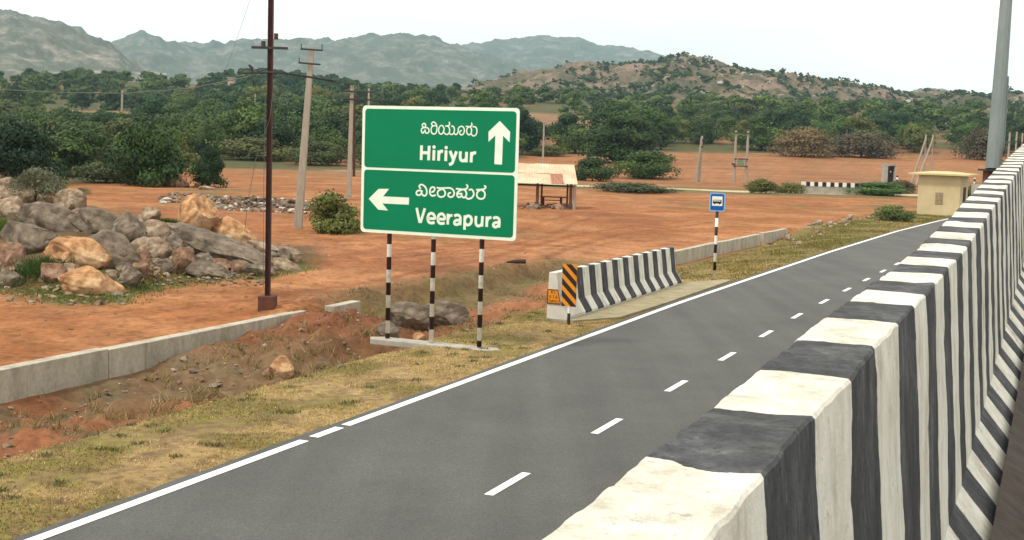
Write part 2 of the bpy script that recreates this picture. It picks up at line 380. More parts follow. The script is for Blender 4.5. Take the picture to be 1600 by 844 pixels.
# ================================================================== GROUND
nr, nc = 760, 620
Yr = np.concatenate([np.linspace(3, 9.9, 20), np.geomspace(10, 130, 520), np.geomspace(131, 7500, nr - 540)])
tq = np.linspace(-1, 1, nc); tq = (tq * .55 + tq ** 3 * .55)
GY, GT = np.meshgrid(Yr, tq, indexing='ij'); GX = GY * GT
GZ = gz(GX, GY)
def lerp3(a, b, w): return a + (np.array(b) - a) * w[..., None]
def ground_cols(X, Y):
    s, t = road_st(X, Y)
    px = 800 + F * X / np.maximum(Y, 1)
    red = np.array([.300, .122, .043]); 
    n1 = fbm(X * .35, Y * .35, 21, 4); n2 = fbm(X * 1.6, Y * 1.6, 23, 4); n3 = fbm(X / 25, Y / 25, 29, 4)
    c = np.tile(red, X.shape + (1,))
    c = lerp3(c, (.40, .20, .092), sst(.40, .70, n1) * .7)
    c = lerp3(c, (.40, .20, .10), (1 - sst(8, 14, np.abs(Y - 38))) * sst(.35, .6, n2) * .5)
    c = lerp3(c, (.25, .095, .042), sst(.52, .75, fbm(X * .16, Y * .22, 31, 4)) * .55)
    # thin weeds in the red yard beyond 40 m
    c = lerp3(c, (.15, .12, .05), sst(.60, .72, fbm(X * .2, Y * .12, 35, 4)) * sst(38, 60, Y) * .6)
    for t0_, amp_ in ((8.6, 1.4), (13.5, 2.6)):      # wheel ruts across the yard
        for o_ in (-.75, .75):
            tr = t0_ + amp_ * np.sin(s / 8.5 + t0_) + o_
            c = lerp3(c, (.215, .078, .034), (1 - sst(.10, .28, np.abs(t - tr) + (n2 - .5) * .15)) * sst(8, 14, s) * (1 - sst(50, 70, s)) * .55)
    c = lerp3(c, (.19, .075, .036), sst(.60, .70, fbm(X * 5, Y * 5, 63, 3)) * .55)
    # yellow verge
    vg = (1 - sst(2.3, 2.9, t + (n2 - .5) * .8)) * (s < 200)
    vgr = (1 - sst(4.0, 4.5, t + (n2 - .5) * .5)) * sst(26, 30, s) * (1 - sst(80, 100, s))
    w = np.clip(np.maximum(vg * (s < 60), vgr), 0, 1)
    gcol = lerp3(np.tile(np.array([.30, .215, .10]), X.shape + (1,)), (.17, .15, .045), np.clip(sst(.46, .62, fbm(X * 1.3, Y * 1.3, 41, 5)) * .8 + sst(1.3, 2.6, t) * .45, 0, 1) * .9)
    gcol = lerp3(gcol, (.18, .125, .068), sst(.50, .64, fbm(X * 6, Y * 6, 47, 4)) * .8)
    gcol = lerp3(gcol, (.15, .14, .045), sst(22, 40, s) * .75)
    # ditch
    dt = sst(2.3, 2.9, t + (n2 - .5) * .8) * (1 - sst(5.9, 6.3, t)) * (1 - sst(14.5, 17, s)) 
    dt2 = sst(2.2, 2.8, t) * (1 - sst(6, 8.5, t + (n1 - .5) * 2)) * sst(13.5, 16, s) * (1 - sst(28, 31, s))
    dcol = lerp3(np.tile(np.array([.26, .112, .055]), X.shape + (1,)), (.15, .105, .06), sst(.45, .62, n2))
    dcol = lerp3(dcol, (.20, .15, .095), sst(6.5, 9, s + (n1 - .5) * 5) * (1 - sst(10, 12, s)) * .6)
    dcol = lerp3(dcol, (.17, .062, .030), sst(9.8, 11.5, s + (n1 - .5) * 2) * (1 - sst(14, 16, s)) * sst(.35, .55, n2) * .75)
    dcol = lerp3(dcol, (.12, .095, .045), sst(.58, .70, n1) * .40)
    c = lerp3(c, (0, 0, 0), np.zeros_like(X)); wd = np.clip(np.maximum(dt, dt2 * .9), 0, 1)
    dcol = dcol * .88
    mb_ = sst(15.5, 17, s); bankc = lerp3(np.tile(np.array([.27, .12, .06]), X.shape + (1,)), (.125, .098, .048), sst(4.2, 5.2, t + (n1 - .5) * 2)); bankc = lerp3(bankc, (.095, .095, .035), sst(.5, .66, n2) * sst(4.5, 5.5, t))
    dcol = dcol * (1 - mb_[..., None]) + bankc * mb_[..., None]
    c = c * (1 - wd[..., None]) + dcol * wd[..., None]
    c = c * (1 - w[..., None]) + gcol * w[..., None]
    # weedy skirt at the foot of the rock pile
    f = np.interp(px, PX_F, FOOT); rg = np.interp(px, PX_F, RIDG)
    sk = sst(f - 2.2, f - 1.0, Y + (n2 - .5) * 2.2) * (1 - sst(rg + 2, rg + 5, Y)) * (px < 520) * sst(7.2, 8.2, t) * (1 - sst(470, 520, px))
    skc = lerp3(np.tile(np.array([.12, .09, .05]), X.shape + (1,)), (.115, .105, .035), 1 - sst(f, f + 1.5, Y))
    sk_ = (sk * (.6 + .4 * sst(.35, .6, n2)))[..., None]; c = c * (1 - sk_) + skc * sk_
    # pale path across the flat
    py = np.interp(px, [-600, 340, 560, 800, 900, 1200, 1300, 1500, 2200], [175, 160, 149, 127, 119.5, 117, 119, 122, 124])
    pw = (1 - sst(2.0, 3.2, np.abs(Y - py) + (n2 - .5) * 1.5))
    weeds = (1 - sst(6, 12, np.abs(Y - py + 2) + (n1 - .5) * 8))
    c = lerp3(c, (.13, .115, .045), weeds * .85)
    c = lerp3(c, (.50, .42, .29), pw)
    # far ground: scrub with ploughed red fields
    edge = np.interp(px, [-600, 0, 200, 330, 560, 800, 1000, 1300, 1700], [70, 86, 90, 145, 152, 215, 245, 262, 268])
    far = sst(edge - 3, edge + 3, Y + (n3 - .5) * 8)
    fc = lerp3(np.tile(np.array([.085, .085, .035]), X.shape + (1,)), (.20, .10, .05), sst(.56, .66, n3))
    fld = ((px > 770) & (px < 1000) & (Y > 335) & (Y < 400)) | ((px > 60) & (px < 215) & (Y > 346) & (Y < 366))
    fc = lerp3(fc, (.22, .135, .075), fld * 1.0)
    c = c * (1 - far[..., None]) + fc * far[..., None]
    # the open ploughed field is a bit duller than the yard
    pf = sst(124, 134, Y) * (1 - far)
    c = c * (1 - .6 * pf[..., None]) + np.array([.275, .135, .064]) * .6 * pf[..., None]
    c = c * (1 - .18 * (pf * sst(.45, .62, fbm(X * .05, Y * .55, 67, 3)))[..., None])
    mid = fbm(X * .45, Y * .45, 71, 5); yard = sst(6.2, 7.5, t) * (1 - sst(110, 130, Y))
    c = c * (1 - yard[..., None] * (.02 + .16 * sst(.45, .65, mid))[..., None])
    c = np.clip(c * (.82 + .36 * n2[..., None]), 0, 1)
    return c
GC = ground_cols(GX, GY)
idx = np.arange(nr * nc).reshape(nr, nc)
GF = np.stack([idx[:-1, :-1], idx[:-1, 1:], idx[1:, 1:], idx[1:, :-1]], -1).reshape(-1, 4)
gr = fast_mesh('ground', np.stack([GX, GY, GZ], -1).reshape(-1, 3), GF, M['ground'], GC.reshape(-1, 3), smooth=True)
tag(gr, kind='structure')

# ================================================================== SERVICE ROAD
def strip(name, t0, t1, z, s0, s1, m, step=.5, jag=0, curve=True):
    S = np.arange(s0, s1 + step * .5, step)
    V = []; Fc = []
    for i, s in enumerate(S):
        ct = float(np.interp(s, CURVE_S, CURVE_T)) if curve else 0
        j = jag * (float(fbm(np.array([s * 1.7]), np.array([3.3]), 77, 3)[0]) - .5)
        for tt in (t0 + j, t1):
            p = rd(s, tt + ct); gzv = float(np.interp(p.y, PY, PZ)); V.append((p.x, p.y, z + gzv))
    for i in range(len(S) - 1): Fc.append((2 * i, 2 * i + 1, 2 * i + 3, 2 * i + 2))
    return V, Fc
v, f = strip('road', .17, -6.0, .008, -14, 190, None, .35, .10)
tag(mesh_obj('service_road', v, f, M['asphalt']), kind='structure')
v, f = strip('shoulder', -6.0, -7.1, .004, -14, 40, None, 1)
tag(mesh_obj('road_shoulder', v, f, M['concrete']), kind='structure')
mk = MB()
for a, b_ in ((-14, 4.28), (4.5, 5.15), (5.24, 150)):
    v, f = strip('', .055, -.075, .013, a, b_, None, .3 if b_ < 10 else .9); mk.add(v, f)
k = 0
for i in range(-4, 42):
    s = 3.72 + 3.17 * i
    v, f = strip('', -2.80, -2.90, .013, s - .50, s + .50, None, .25); mk.add(v, f)
tag(mk.build('road_markings', M['road_paint']), kind='structure')
# worn concrete apron in front of the striped barrier
v = [rd(15.75, .92, .016), rd(16.9, .30, .014), rd(20, .20, .014), rd(26.2, .17, .014), rd(26.0, .45, .016), rd(24.2, 1.15, .018), rd(15.75, 1.5, .018)]
v = [Vector((q.x, q.y, q.z + .02)) for q in v]
ap = MB(); n_ = len(v); ap.add(v + [q - EZ * .15 for q in v], [tuple(range(n_))] + [(i, (i + 1) % n_, n_ + (i + 1) % n_, n_ + i) for i in range(n_)])
tag(ap.build('concrete_apron', simple('apron', (.34, .29, .19), (.22, .19, .10), 3.0, bs=.4)), kind='structure')

# ================================================================== HILLS
def hill_mat(name, rock, veg, veg2, sc, thr=.5, soft=.06):
    m, t, b = mat(name, .95, .1)
    n1 = noise_node(t, sc, 9, rough=.7); n2 = noise_node(t, sc * 5, 7, rough=.75); n3 = noise_node(t, sc * .35, 5)
    rk = ramp(t, n2.outputs['Fac'], [(.3, tuple(v * .55 for v in rock)), (.5, rock), (.7, tuple(min(1, v * 1.45) for v in rock))])
    vg = ramp(t, n2.outputs['Fac'], [(.35, veg), (.65, veg2)])
    a = nn(t, 'Math', operation='MULTIPLY_ADD'); a.inputs[1].default_value = .55; t.links.new(n3.outputs['Fac'], a.inputs[0]); 
    h = nn(t, 'Math', operation='MULTIPLY'); h.inputs[1].default_value = .5; t.links.new(n1.outputs['Fac'], h.inputs[0]); t.links.new(h.outputs[0], a.inputs[2])
    c = mix(t, rk, vg, ramp(t, a.outputs[0], [(thr - soft, (0, 0, 0)), (thr + soft, (1, 1, 1))]))
    t.links.new(c, b.inputs['Base Color']); bump(t, b, n1.outputs['Fac'], .6, 4 / sc * .01); return m
HILLS = {}
def hill(name, sil, Yr_, front, back, zb, m, ncol, nrow, amp, seed, rough=1.0, sharp=1.25):
    xs = np.linspace(sil[0][0], sil[-1][0], ncol)
    ys = np.interp(xs, [p[0] for p in sil], [p[1] for p in sil])
    k = np.ones(5) / 5; ys = np.convolve(np.pad(ys, 2, 'edge'), k, 'valid') + (fbm(xs / 9, xs * 0 + seed, seed, 4) - .5) * 3.0 * min(1, Yr_ / 1500)
    D = [ray(x, y) for x, y in zip(xs, ys)]
    bx = np.array([d.x / d.y for d in D]); zr = np.array([CH + d.z / d.y * Yr_ for d in D])
    u = np.linspace(0, 2, nrow)
    U, B = np.meshgrid(u, bx, indexing='ij'); ZR = np.tile(zr, (nrow, 1))
    Y = np.where(U < 1, Yr_ - front * (1 - U), Yr_ + back * (U - 1))
    X = B * Y
    prof = np.where(U < 1, 1 - (1 - U) ** sharp, 1 - (U - 1) ** 1.3)
    nzv = (fbm(X / amp / 2.2, Y / amp / 2.2, seed, 6) - .5) * 1.0
    rid = 1 - np.abs(fbm(X / amp / 4, Y / amp / 6, seed + 5, 4) - .5) * 2
    H = np.maximum(ZR - zb, 0)
    Z = zb + H * prof + amp * (nzv * rough + (rid - .8) * 1.1) * np.clip(H / (amp * 2), 0, 1) * (1 - .75 * np.exp(-((U - 1) / .10) ** 2)) * np.clip(U * 4, 0, 1)
    ii = np.arange(nrow * ncol).reshape(nrow, ncol)
    Fq = np.stack([ii[:-1, :-1], ii[:-1, 1:], ii[1:, 1:], ii[1:, :-1]], -1).reshape(-1, 4)
    o = fast_mesh(name, np.stack([X, Y, Z], -1).reshape(-1, 3), Fq, m, smooth=True)
    tag(o, kind='structure'); HILLS[name] = (X, Y, Z, U); return o
MHF = hill_mat('far_mountain_rock', (.23, .215, .19), (.065, .08, .06), (.10, .115, .085), .055, .45, .08)
MHL = hill_mat('left_mountain_rock', (.29, .25, .205), (.065, .075, .05), (.10, .105, .072), .055, .46, .08)
MHN = hill_mat('rocky_hill_ground', (.20, .138, .10), (.05, .055, .028), (.10, .085, .047), .08, .50, .05)
MHG = hill_mat('green_hill_ground', (.28, .20, .13), (.05, .062, .026), (.085, .095, .04), .04, .44, .06)
hill('rocky_hill', [(640, 175), (690, 152), (740, 141), (800, 126), (870, 113), (930, 108), (985, 104), (1030, 97), (1060, 91), (1085, 92), (1120, 97), (1160, 108), (1200, 119), (1250, 125), (1300, 130), (1350, 136), (1400, 144), (1450, 150), (1500, 151), (1600, 153), (1700, 155), (1900, 170), (2100, 200)],
     900, 340, 300, 12, MHN, 620, 200, 11, 3, 1.6)
hill('green_hill', [(250, 160), (330, 131), (360, 125), (400, 119), (440, 122), (500, 127), (560, 138), (620, 152), (700, 175)], 640, 230, 150, 8, MHG, 160, 60, 6, 7)
hill('left_mountain', [(-420, 70), (-150, 60), (-60, 45), (0, 37), (16, 35), (50, 44), (72, 48), (110, 59), (140, 72), (165, 83), (200, 104), (225, 120), (260, 135)], 2000, 900, 600, 40, MHL, 420, 200, 20, 13, 1.3, 2.0)
hill('middle_mountain', [(120, 125), (150, 98), (175, 75), (195, 68), (222, 62), (240, 70), (270, 77), (300, 82), (318, 82), (331, 77), (345, 80), (380, 74), (420, 75), (440, 73), (480, 74), (540, 72), (580, 69), (610, 64), (636, 62), (660, 68), (700, 78), (720, 80), (780, 100), (860, 125)], 2900, 1200, 800, 40, MHF, 420, 200, 24, 19, 1.2, 1.9)
hill('far_mountain', [(600, 115), (660, 92), (700, 81), (722, 76), (740, 72), (800, 69), (830, 65), (850, 62), (880, 63), (920, 69), (960, 78), (1010, 87), (1050, 95), (1110, 106), (1160, 114), (1220, 122), (1320, 140), (1400, 160)], 3700, 1300, 900, 40, MHF, 360, 160, 26, 29, 1.0, 1.8)
hill('right_far_ridge', [(1130, 135), (1160, 119), (1187, 111), (1212, 116), (1250, 128), (1340, 143), (1410, 146), (1432, 141), (1455, 139), (1480, 144), (1530, 150), (1565, 146), (1590, 144), (1620, 150), (1750, 150), (1900, 165)], 1900, 500, 500, 40, MHL, 220, 70, 14, 37, 1.4)

# ================================================================== FOLIAGE
def leaves(rng, P, nrm, size, tint, asp=.65, jit=.30):
    """one leaf-spray quad at each point"""
    n = len(P)
    d = nrm + rng.normal(0, jit, (n, 3)); d /= np.linalg.norm(d, axis=1, keepdims=True)
    a = np.cross(d, rng.normal(0, 1, (n, 3))); a /= np.linalg.norm(a, axis=1, keepdims=True) + 1e-9
    b_ = np.cross(d, a); sz = (size * rng.uniform(.55, 1.35, n))[:, None]
    a = a * sz; b_ = b_ * sz * asp
    V = np.stack([P - a * .5, P - b_ * .5 + a * .1, P + a * .5, P + b_ * .5 - a * .05], 1).reshape(-1, 3)
    Fq = np.arange(4 * n).reshape(n, 4); C = np.repeat(tint, 4)[:, None]
    return V, Fq, C
def crown_arrays(seed, rx, h, z0, nblob, nleaf, leaf, flat=1.0, top=1.0, base=.18):
    rng = np.random.default_rng(seed); Vs = []; Fs = []; Cs = []; off = 0
    per = nleaf // nblob
    ang0 = rng.uniform(0, 6.28)
    for i in range(nblob):
        az = ang0 + i * 2.399; q = rng.uniform(0, 1); zz = z0 + h * (.06 + .84 * q)
        prof = math.sin(math.pi * min(1, (base + (.96 - base) * q) ** top)) ** .65
        rr = rx * prof * (rng.uniform(.35, 1.0)) * .72
        c = np.array([math.cos(az) * rr, math.sin(az) * rr, zz])
        br = rx * rng.uniform(.24, .46) * (.75 + .25 * prof)
        u = rng.normal(0, 1, (per, 3)); u /= np.linalg.norm(u, axis=1, keepdims=True)
        u[:, 2] = np.where(rng.random(per) < .5, np.abs(u[:, 2]), u[:, 2])
        rad = br * rng.uniform(.55, 1.12, (per, 1)) ** .8
        P = c + u * rad * np.array([1, 1, .72 * flat])
        # ragged sprays sticking out
        k = rng.random(per) < .10; P[k] = c + u[k] * br * rng.uniform(1.05, 1.5, (k.sum(), 1)) * np.array([1, 1, .8])
        P = P[P[:, 2] > z0 * .6]; uu = u[:len(P)]
        tint = np.clip(rng.normal(.45, .16) + rng.normal(0, .05, len(P)), 0, 1)
        V, Fq, C = leaves(rng, P, (P - c) / br, leaf, tint); Vs.append(V); Fs.append(Fq + off); Cs.append(C); off += len(V)
    return np.concatenate(Vs), np.concatenate(Fs), np.concatenate(Cs)
def trunk_mb(seed, h, r, rx, z0):
    rng = random.Random(seed); b_ = MB()
    lean = Vector((rng.uniform(-.1, .1), rng.uniform(-.1, .1), 0)) * h
    b_.tube([(0, 0, -.3), lean * .3 + EZ * h * .25, lean + EZ * h * .55], [r * 1.3, r, r * .55], 7)
    for i in range(7):
        az = i * 2.4 + rng.random(); st = lean * (.2 + .09 * i) + EZ * h * (.15 + .06 * i)
        en = st + Vector((math.cos(az) * rx * .6, math.sin(az) * rx * .6, h * .30))
        b_.tube([st, (st + en) / 2 + Vector((0, 0, h * .05)), en], [r * .5, r * .34, r * .12], 5)
    return b_
class Kind: pass
KINDS = {}
def make_kind(key, name, leafm, seed, rx, h, z0, nblob, nleaf, leaf, r, flat=1, top=1.0, base=.18):
    kd = Kind(); kd.name = name; kd.h = h + z0
    V, Fq, C = crown_arrays(seed, rx, h, z0, nblob, nleaf, leaf, flat, top, base)
    kd.zmax = float(np.percentile(V[:, 2], 99.5)); kd.wid = float(np.percentile(np.abs(V[:, :2]), 98))
    kd.crown = fast_mesh('crown', V, Fq, M[leafm], C, link=False)
    tb = trunk_mb(seed, h + z0, r, rx, z0); o = tb.build('trunk', M['bark']); kd.trunk = o.data; bpy.data.objects.remove(o)
    KINDS[key] = kd
# unit: metres, then scaled per tree
make_kind('round', 'broadleaf_tree', 'leaf_dark', 1, 3.6, 5.4, .7, 22, 5600, .36, .17)
make_kind('round2', 'broadleaf_tree', 'leaf_mid', 2, 3.8, 5.2, .6, 20, 5600, .36, .16)
make_kind('round3', 'broadleaf_tree', 'leaf_olive', 22, 3.7, 4.8, .5, 18, 5200, .36, .16)
make_kind('wide', 'spreading_tree', 'leaf_mid', 3, 4.8, 4.2, 1.0, 22, 5600, .38, .18, .75)
make_kind('oval', 'tall_tree', 'leaf_dark', 4, 2.6, 7.0, .9, 20, 4800, .36, .16, 1, 1.1)
make_kind('dense', 'broadleaf_tree', 'leaf_dark', 14, 3.4, 5.6, .1, 34, 11000, .30, .16, 1, 1.0, .34)
make_kind('bush', 'shrub', 'leaf_dark', 5, 2.6, 2.9, .0, 26, 9000, .19, .07, 1, 1, .40)
make_kind('bush2', 'shrub', 'leaf_olive', 6, 2.3, 2.1, .0, 24, 6000, .18, .06, 1, 1, .40)
make_kind('bushm', 'shrub', 'leaf_mid', 8, 2.5, 2.6, .0, 26, 8000, .19, .06, 1, 1, .40)
make_kind('dry', 'dry_thicket', 'leaf_dry', 7, 3.4, 3.3, .0, 40, 9000, .22, .08, 1, 1, .38)
make_kind('greybush', 'shrub', 'leaf_grey', 9, 1.0, .85, .0, 26, 3000, .065, .03, 1, 1, .35)
make_kind('leafy', 'shrub', 'leaf_olive', 12, 1.0, 1.15, .0, 30, 5200, .10, .03, 1, 1, .35)
def plant(key, loc, sx, sz, label, cat, group=None, rz=0, name=None):
    kd = KINDS[key]; t_ = thing(name or kd.name, label, cat, loc, rz, group)
    for nm, me in (('crown', kd.crown), ('trunk', kd.trunk)):
        o = bpy.data.objects.new(nm, me); COL.objects.link(o); o.parent = t_
    t_.scale = (sx, sx, sz); return t_
def plant_px(key, px, base, hpx, wpx, label, cat, group=None, Y=None, rz=0, name=None):
    """stands where the photo shows its foot, with the photo's height and width in pixels there"""
    p = hit(px, base) if Y is None else None
    if Y is not None:
        d = ray(px, base); X = d.x / d.y * Y; p = Vector((X, Y, gz1(X, Y)))
        top = CH + ray(px, base - hpx).z / ray(px, base - hpx).y * Y; hh = max(top - p.z, .5)
    else: hh = hpx * p.y / F
    kd = KINDS[key]
    return plant(key, p, wpx * p.y / F / 2 / kd.wid, hh / kd.zmax, label, cat, group, rz, name)

# --- plants one can point to
PL = [
 ('bush', 226, 291, 98, 118, 'large dark green shrub on bare red earth left of the small upright bush', 'shrub'),
 ('bush', 22, 286, 92, 150, 'dark leafy shrub behind the boulders at the left edge', 'shrub'),
 ('bushm', 100, 262, 62, 120, 'mid green shrub beside the lone standing rock', 'shrub'),
 ('dense', 327, 293, 64, 44, 'small upright bush alone on red earth near a flat stone', 'bush'),
 ('bush2', 60, 300, 26, 90, 'low dry weedy shrub between boulders and dark shrub', 'shrub'),
 ('bush2', 165, 285, 30, 95, 'low olive scrub around the foot of the standing rock', 'shrub'),
 ('leafy', 522, 364, 62, 82, 'bright green leafy bush at the foot of the leaning concrete pole', 'bush'),
 ('dense', 968, 256, 78, 104, 'dark round tree at the near corner of the ploughed field', 'tree'),
 ('bushm', 1010, 279, 42, 105, 'broad green shrub right of the tin roof shelter', 'shrub'),
 ('bushm', 925, 283, 36, 75, 'bushy shrub directly behind the tin roof shelter corner', 'shrub'),
 ('bush2', 985, 300, 14, 130, 'low weeds along the pale path beside the shelter', 'weeds'),
 ('bush2', 1190, 302, 22, 52, 'light green weed clump left of the striped culvert parapet', 'weeds'),
 ('bush2', 1235, 302, 16, 50, 'small weed clump touching the striped culvert parapet', 'weeds'),
 ('bushm', 1372, 305, 20, 100, 'long green weed clump right of the striped culvert parapet', 'weeds'),
 ('dry', 1408, 302, 20, 44, 'brown dry scrub between meter kiosk and yellow hut', 'scrub'),
 ('bush2', 1395, 346, 24, 62, 'brownish weeds at the verge end beside the yellow hut', 'weeds'),
 ('bush2', 1525, 310, 22, 40, 'weeds to the right of the yellow hut', 'weeds'),
 ('bush2', 860, 244, 16, 60, 'small scrub at the field edge behind the tin roof', 'scrub'),
 ('bush2', 500, 258, 36, 90, 'olive shrub beside the far striped post', 'shrub'),
 ('bush2', 400, 250, 34, 130, 'yellow green scrub row beyond the pale path', 'scrub'),
 ('bush2', 590, 262, 40, 90, 'olive scrub half hidden behind the green sign', 'scrub'),
]
for i, a in enumerate(PL):
    kk = a[0]; sc_name = 'small_tree' if a[1] == 327 else ('weed_clump' if a[6] == 'weeds' else None)
    plant_px(*a[:7], rz=i * 1.3, name=sc_name)
for i, (px, b_, h, w, nm) in enumerate([(1258, 245, 44, 95, 'brown leafless thicket between transformer poles and culvert parapet'), (1345, 246, 38, 105, 'brown leafless thicket behind the meter kiosk'), (1535, 250, 48, 70, 'brown leafless thicket beside the grey lamp mast')]):
    plant_px('dry', px, b_, h, w, nm, 'thicket', 'dry thickets along the field edge', rz=i * 2.1)
tg = plant('greybush', hit(62, 312) + Vector((0, -.3, .0)), 1.0, 1.0, 'grey green twiggy bush growing among the boulders', 'bush')
plant('greybush', hit(122, 304) + Vector((0, .6, -.1)), .7, .55, 'low grey twigs behind the top boulder', 'bush')

# --- woodland rows: individual trees
rng = random.Random(11)
BANDS = [(-300, 60, 'behind the leftmost boulders'), (60, 160, 'beyond the standing rock'), (160, 260, 'behind the large shrub'), (260, 360, 'behind the small bush'),
         (360, 440, 'behind the rusty pole'), (440, 520, 'behind the leaning pole'), (520, 620, 'left of the sign'), (620, 810, 'behind the sign'),
         (810, 900, 'behind the tin shelter'), (900, 1000, 'near the field corner'), (1000, 1120, 'behind the strutted pole'), (1120, 1200, 'behind the transformer'),
         (1200, 1290, 'left of the thickets'), (1290, 1400, 'behind the kiosk'), (1400, 1520, 'behind the hut'), (1520, 1900, 'by the lamp mast')]
DESC = {'round': 'dark rounded tree', 'round2': 'mid green rounded tree', 'round3': 'olive rounded tree', 'wide': 'spreading flat tree', 'oval': 'slender dark tree', 'bush': 'dark low shrub', 'bushm': 'green low shrub'}
def band(px):
    for a, b_, n_ in BANDS:
        if a <= px < b_: return n_
    return 'at the edge of the view'
cands = []
def field(px, Y):
    if 770 < px < 1000 and 325 < Y < 402: return True
    if 800 < px < 930 and 246 < Y < 335: return True
    if 70 < px < 205 and 250 < Y < 336: return True
    if 60 < px < 215 and 335 < Y < 368: return True
    return False
EDGE_X = [-400, 0, 120, 250, 330, 420, 560, 640, 800, 1000, 1300, 1900]
EDGE_Y = [84, 92, 98, 112, 168, 172, 168, 190, 214, 252, 266, 270]
Yv = 92.0
while Yv < 420:
    stepx = 6.0 + (Yv - 90) * .013
    half = .52 * Yv
    Xv = -half
    while Xv < half:
        X = Xv + rng.uniform(-1.8, 1.8); Y = Yv + rng.uniform(-2.5, 2.5); px = 800 + F * X / Y
        e = np.interp(px, EDGE_X, EDGE_Y)
        if Y > e and -80 < px < 1720 and not field(px, Y) and (Y - e < 6 or rng.random() < .76): cands.append((Y - e * 0 , X, Y, px, Y - e))
        Xv += stepx * (1.0 if Yv < 300 else 1.15)
    Yv += 6.5 + (Yv - 90) * .03
cands.sort()
NT = 0; FARLIST = []
for (_, X, Y, px, de) in cands:
    q = rng.random()
    key = 'round' if q < .32 else 'round2' if q < .56 else 'round3' if q < .68 else 'wide' if q < .84 else 'oval' if q < .92 else 'bushm'
    if Y < 150 and px < 340: key = 'round3' if q < .3 else 'bushm' if q < .5 else 'round2' if q < .8 else 'wide'
    hgt = rng.uniform(3.8, 8.2)
    if Y < 150: hgt = rng.uniform(3.2, 4.8)
    elif de < 8: hgt = rng.uniform(4.0, 6.0)
    if px < 340 and Y < 250: hgt = min(hgt, 5.4)
    if key in ('bush', 'bushm'): hgt *= .8
    if NT < 262:
        kd = KINDS[key]; row = 'in the front row' if de < 16 else 'in the middle of the wood' if de < 70 else 'high in the wood'
        sz = hgt / kd.zmax; sx = sz * rng.uniform(.95, 1.45)
        if key in ('bush', 'bushm'): sx = sz * 1.15
        plant(key, (X, Y, gz1(X, Y) - .15), sx, sz, DESC[key] + ' ' + band(px) + ' ' + row, 'tree' if 'bush' not in key else 'shrub', 'trees of the woodland beyond the fields', rng.uniform(0, 6.28)); NT += 1
    else: FARLIST.append((X, Y, hgt, key))
# --- the wood farther up, one mass of crowns
def far_wood():
    rng2 = np.random.default_rng(5)
    proto = [crown_arrays(50 + i, 3.8, 5.6, .2, 11, 700, .95)[:3] for i in range(5)]
    L = [(x, y, h) for (x, y, h, k_) in FARLIST]
    Y = 420.0
    while Y < 600:
        half = .50 * Y; X = -half
        while X < half:
            x = X + rng2.uniform(-2.5, 2.5); y = Y + rng2.uniform(-4, 4); px = 800 + F * x / y
            dens = .68 if px < 690 else (.66 if Y < 520 else .15)
            if -80 < px < 1700 and rng2.random() < dens and not field(px, y): L.append((x, y, rng2.uniform(4.0, 7.5)))
            X += 9.5
        Y += 15
    Vs, Fs, Cs, off = [], [], [], 0
    for (x, y, h) in L:
        V, Fq, C = proto[rng2.integers(5)]; k = h / 6.6; a = rng2.uniform(0, 6.28); c_, s_ = math.cos(a), math.sin(a); w = k * rng2.uniform(1.0, 1.4)
        Q = np.stack([(V[:, 0] * c_ - V[:, 1] * s_) * w + x, (V[:, 0] * s_ + V[:, 1] * c_) * w + y, V[:, 2] * k + gz1(x, y) - .3], 1)
        Vs.append(Q); Fs.append(Fq + off); Cs.append(np.clip(C * .9 + rng2.normal(0, .24), 0, 1)); off += len(V)
    o = fast_mesh('far_woodland', np.concatenate(Vs), np.concatenate(Fs), M['leaf_mid'], np.concatenate(Cs))
    tag(o, 'mass of distant green trees below the hills', 'woodland', kind='stuff')
far_wood()
# --- scrub and boulders on the hills
def hill_scrub(name, hn, n, seed, smin, smax, leafm, lab, ycut=1.0, per=46):
    rng2 = np.random.default_rng(seed); X, Y, Z, U = HILLS[hn]; flat = np.nonzero((U.ravel() < ycut) & (U.ravel() > .02))[0]
    ch = []
    nzv = fbm(X.ravel() / 45, Y.ravel() / 45, seed + 3, 4)
    pr = np.clip((nzv[flat] - .36) * 5, .05, 1); pr /= pr.sum()
    ch = rng2.choice(flat, n, p=pr)
    Vs, Fs, Cs, off = [], [], [], 0
    protos = [crown_arrays(seed * 7 + i, 1.0, 1.5, .0, 6, per, .8) for i in range(4)]
    for i in ch:
        V, Fq, C = protos[rng2.integers(4)]; k = rng2.uniform(smin, smax); w = k * rng2.uniform(1, 1.6)
        p = np.array([X.ravel()[i] + rng2.uniform(-1.5, 1.5), Y.ravel()[i] + rng2.uniform(-1.5, 1.5), Z.ravel()[i] - .2 * k])
        Vs.append(V * np.array([w, w, k]) + p); Fs.append(Fq + off); Cs.append(np.clip(C + rng2.normal(0, .15), 0, 1)); off += len(V)
    tag(fast_mesh(name, np.concatenate(Vs), np.concatenate(Fs), M[leafm], np.concatenate(Cs)), lab, 'scrub', kind='stuff')
hill_scrub('hill_scrub', 'rocky_hill', 6500, 61, .6, 2.1, 'leaf_dark', 'dark green scrub scattered over the rocky hill', 1.03, 26)
hill_scrub('hill_scrub', 'green_hill', 900, 67, 1.4, 3.2, 'leaf_mid', 'green scrub covering the low hill behind the poles', 1.03)

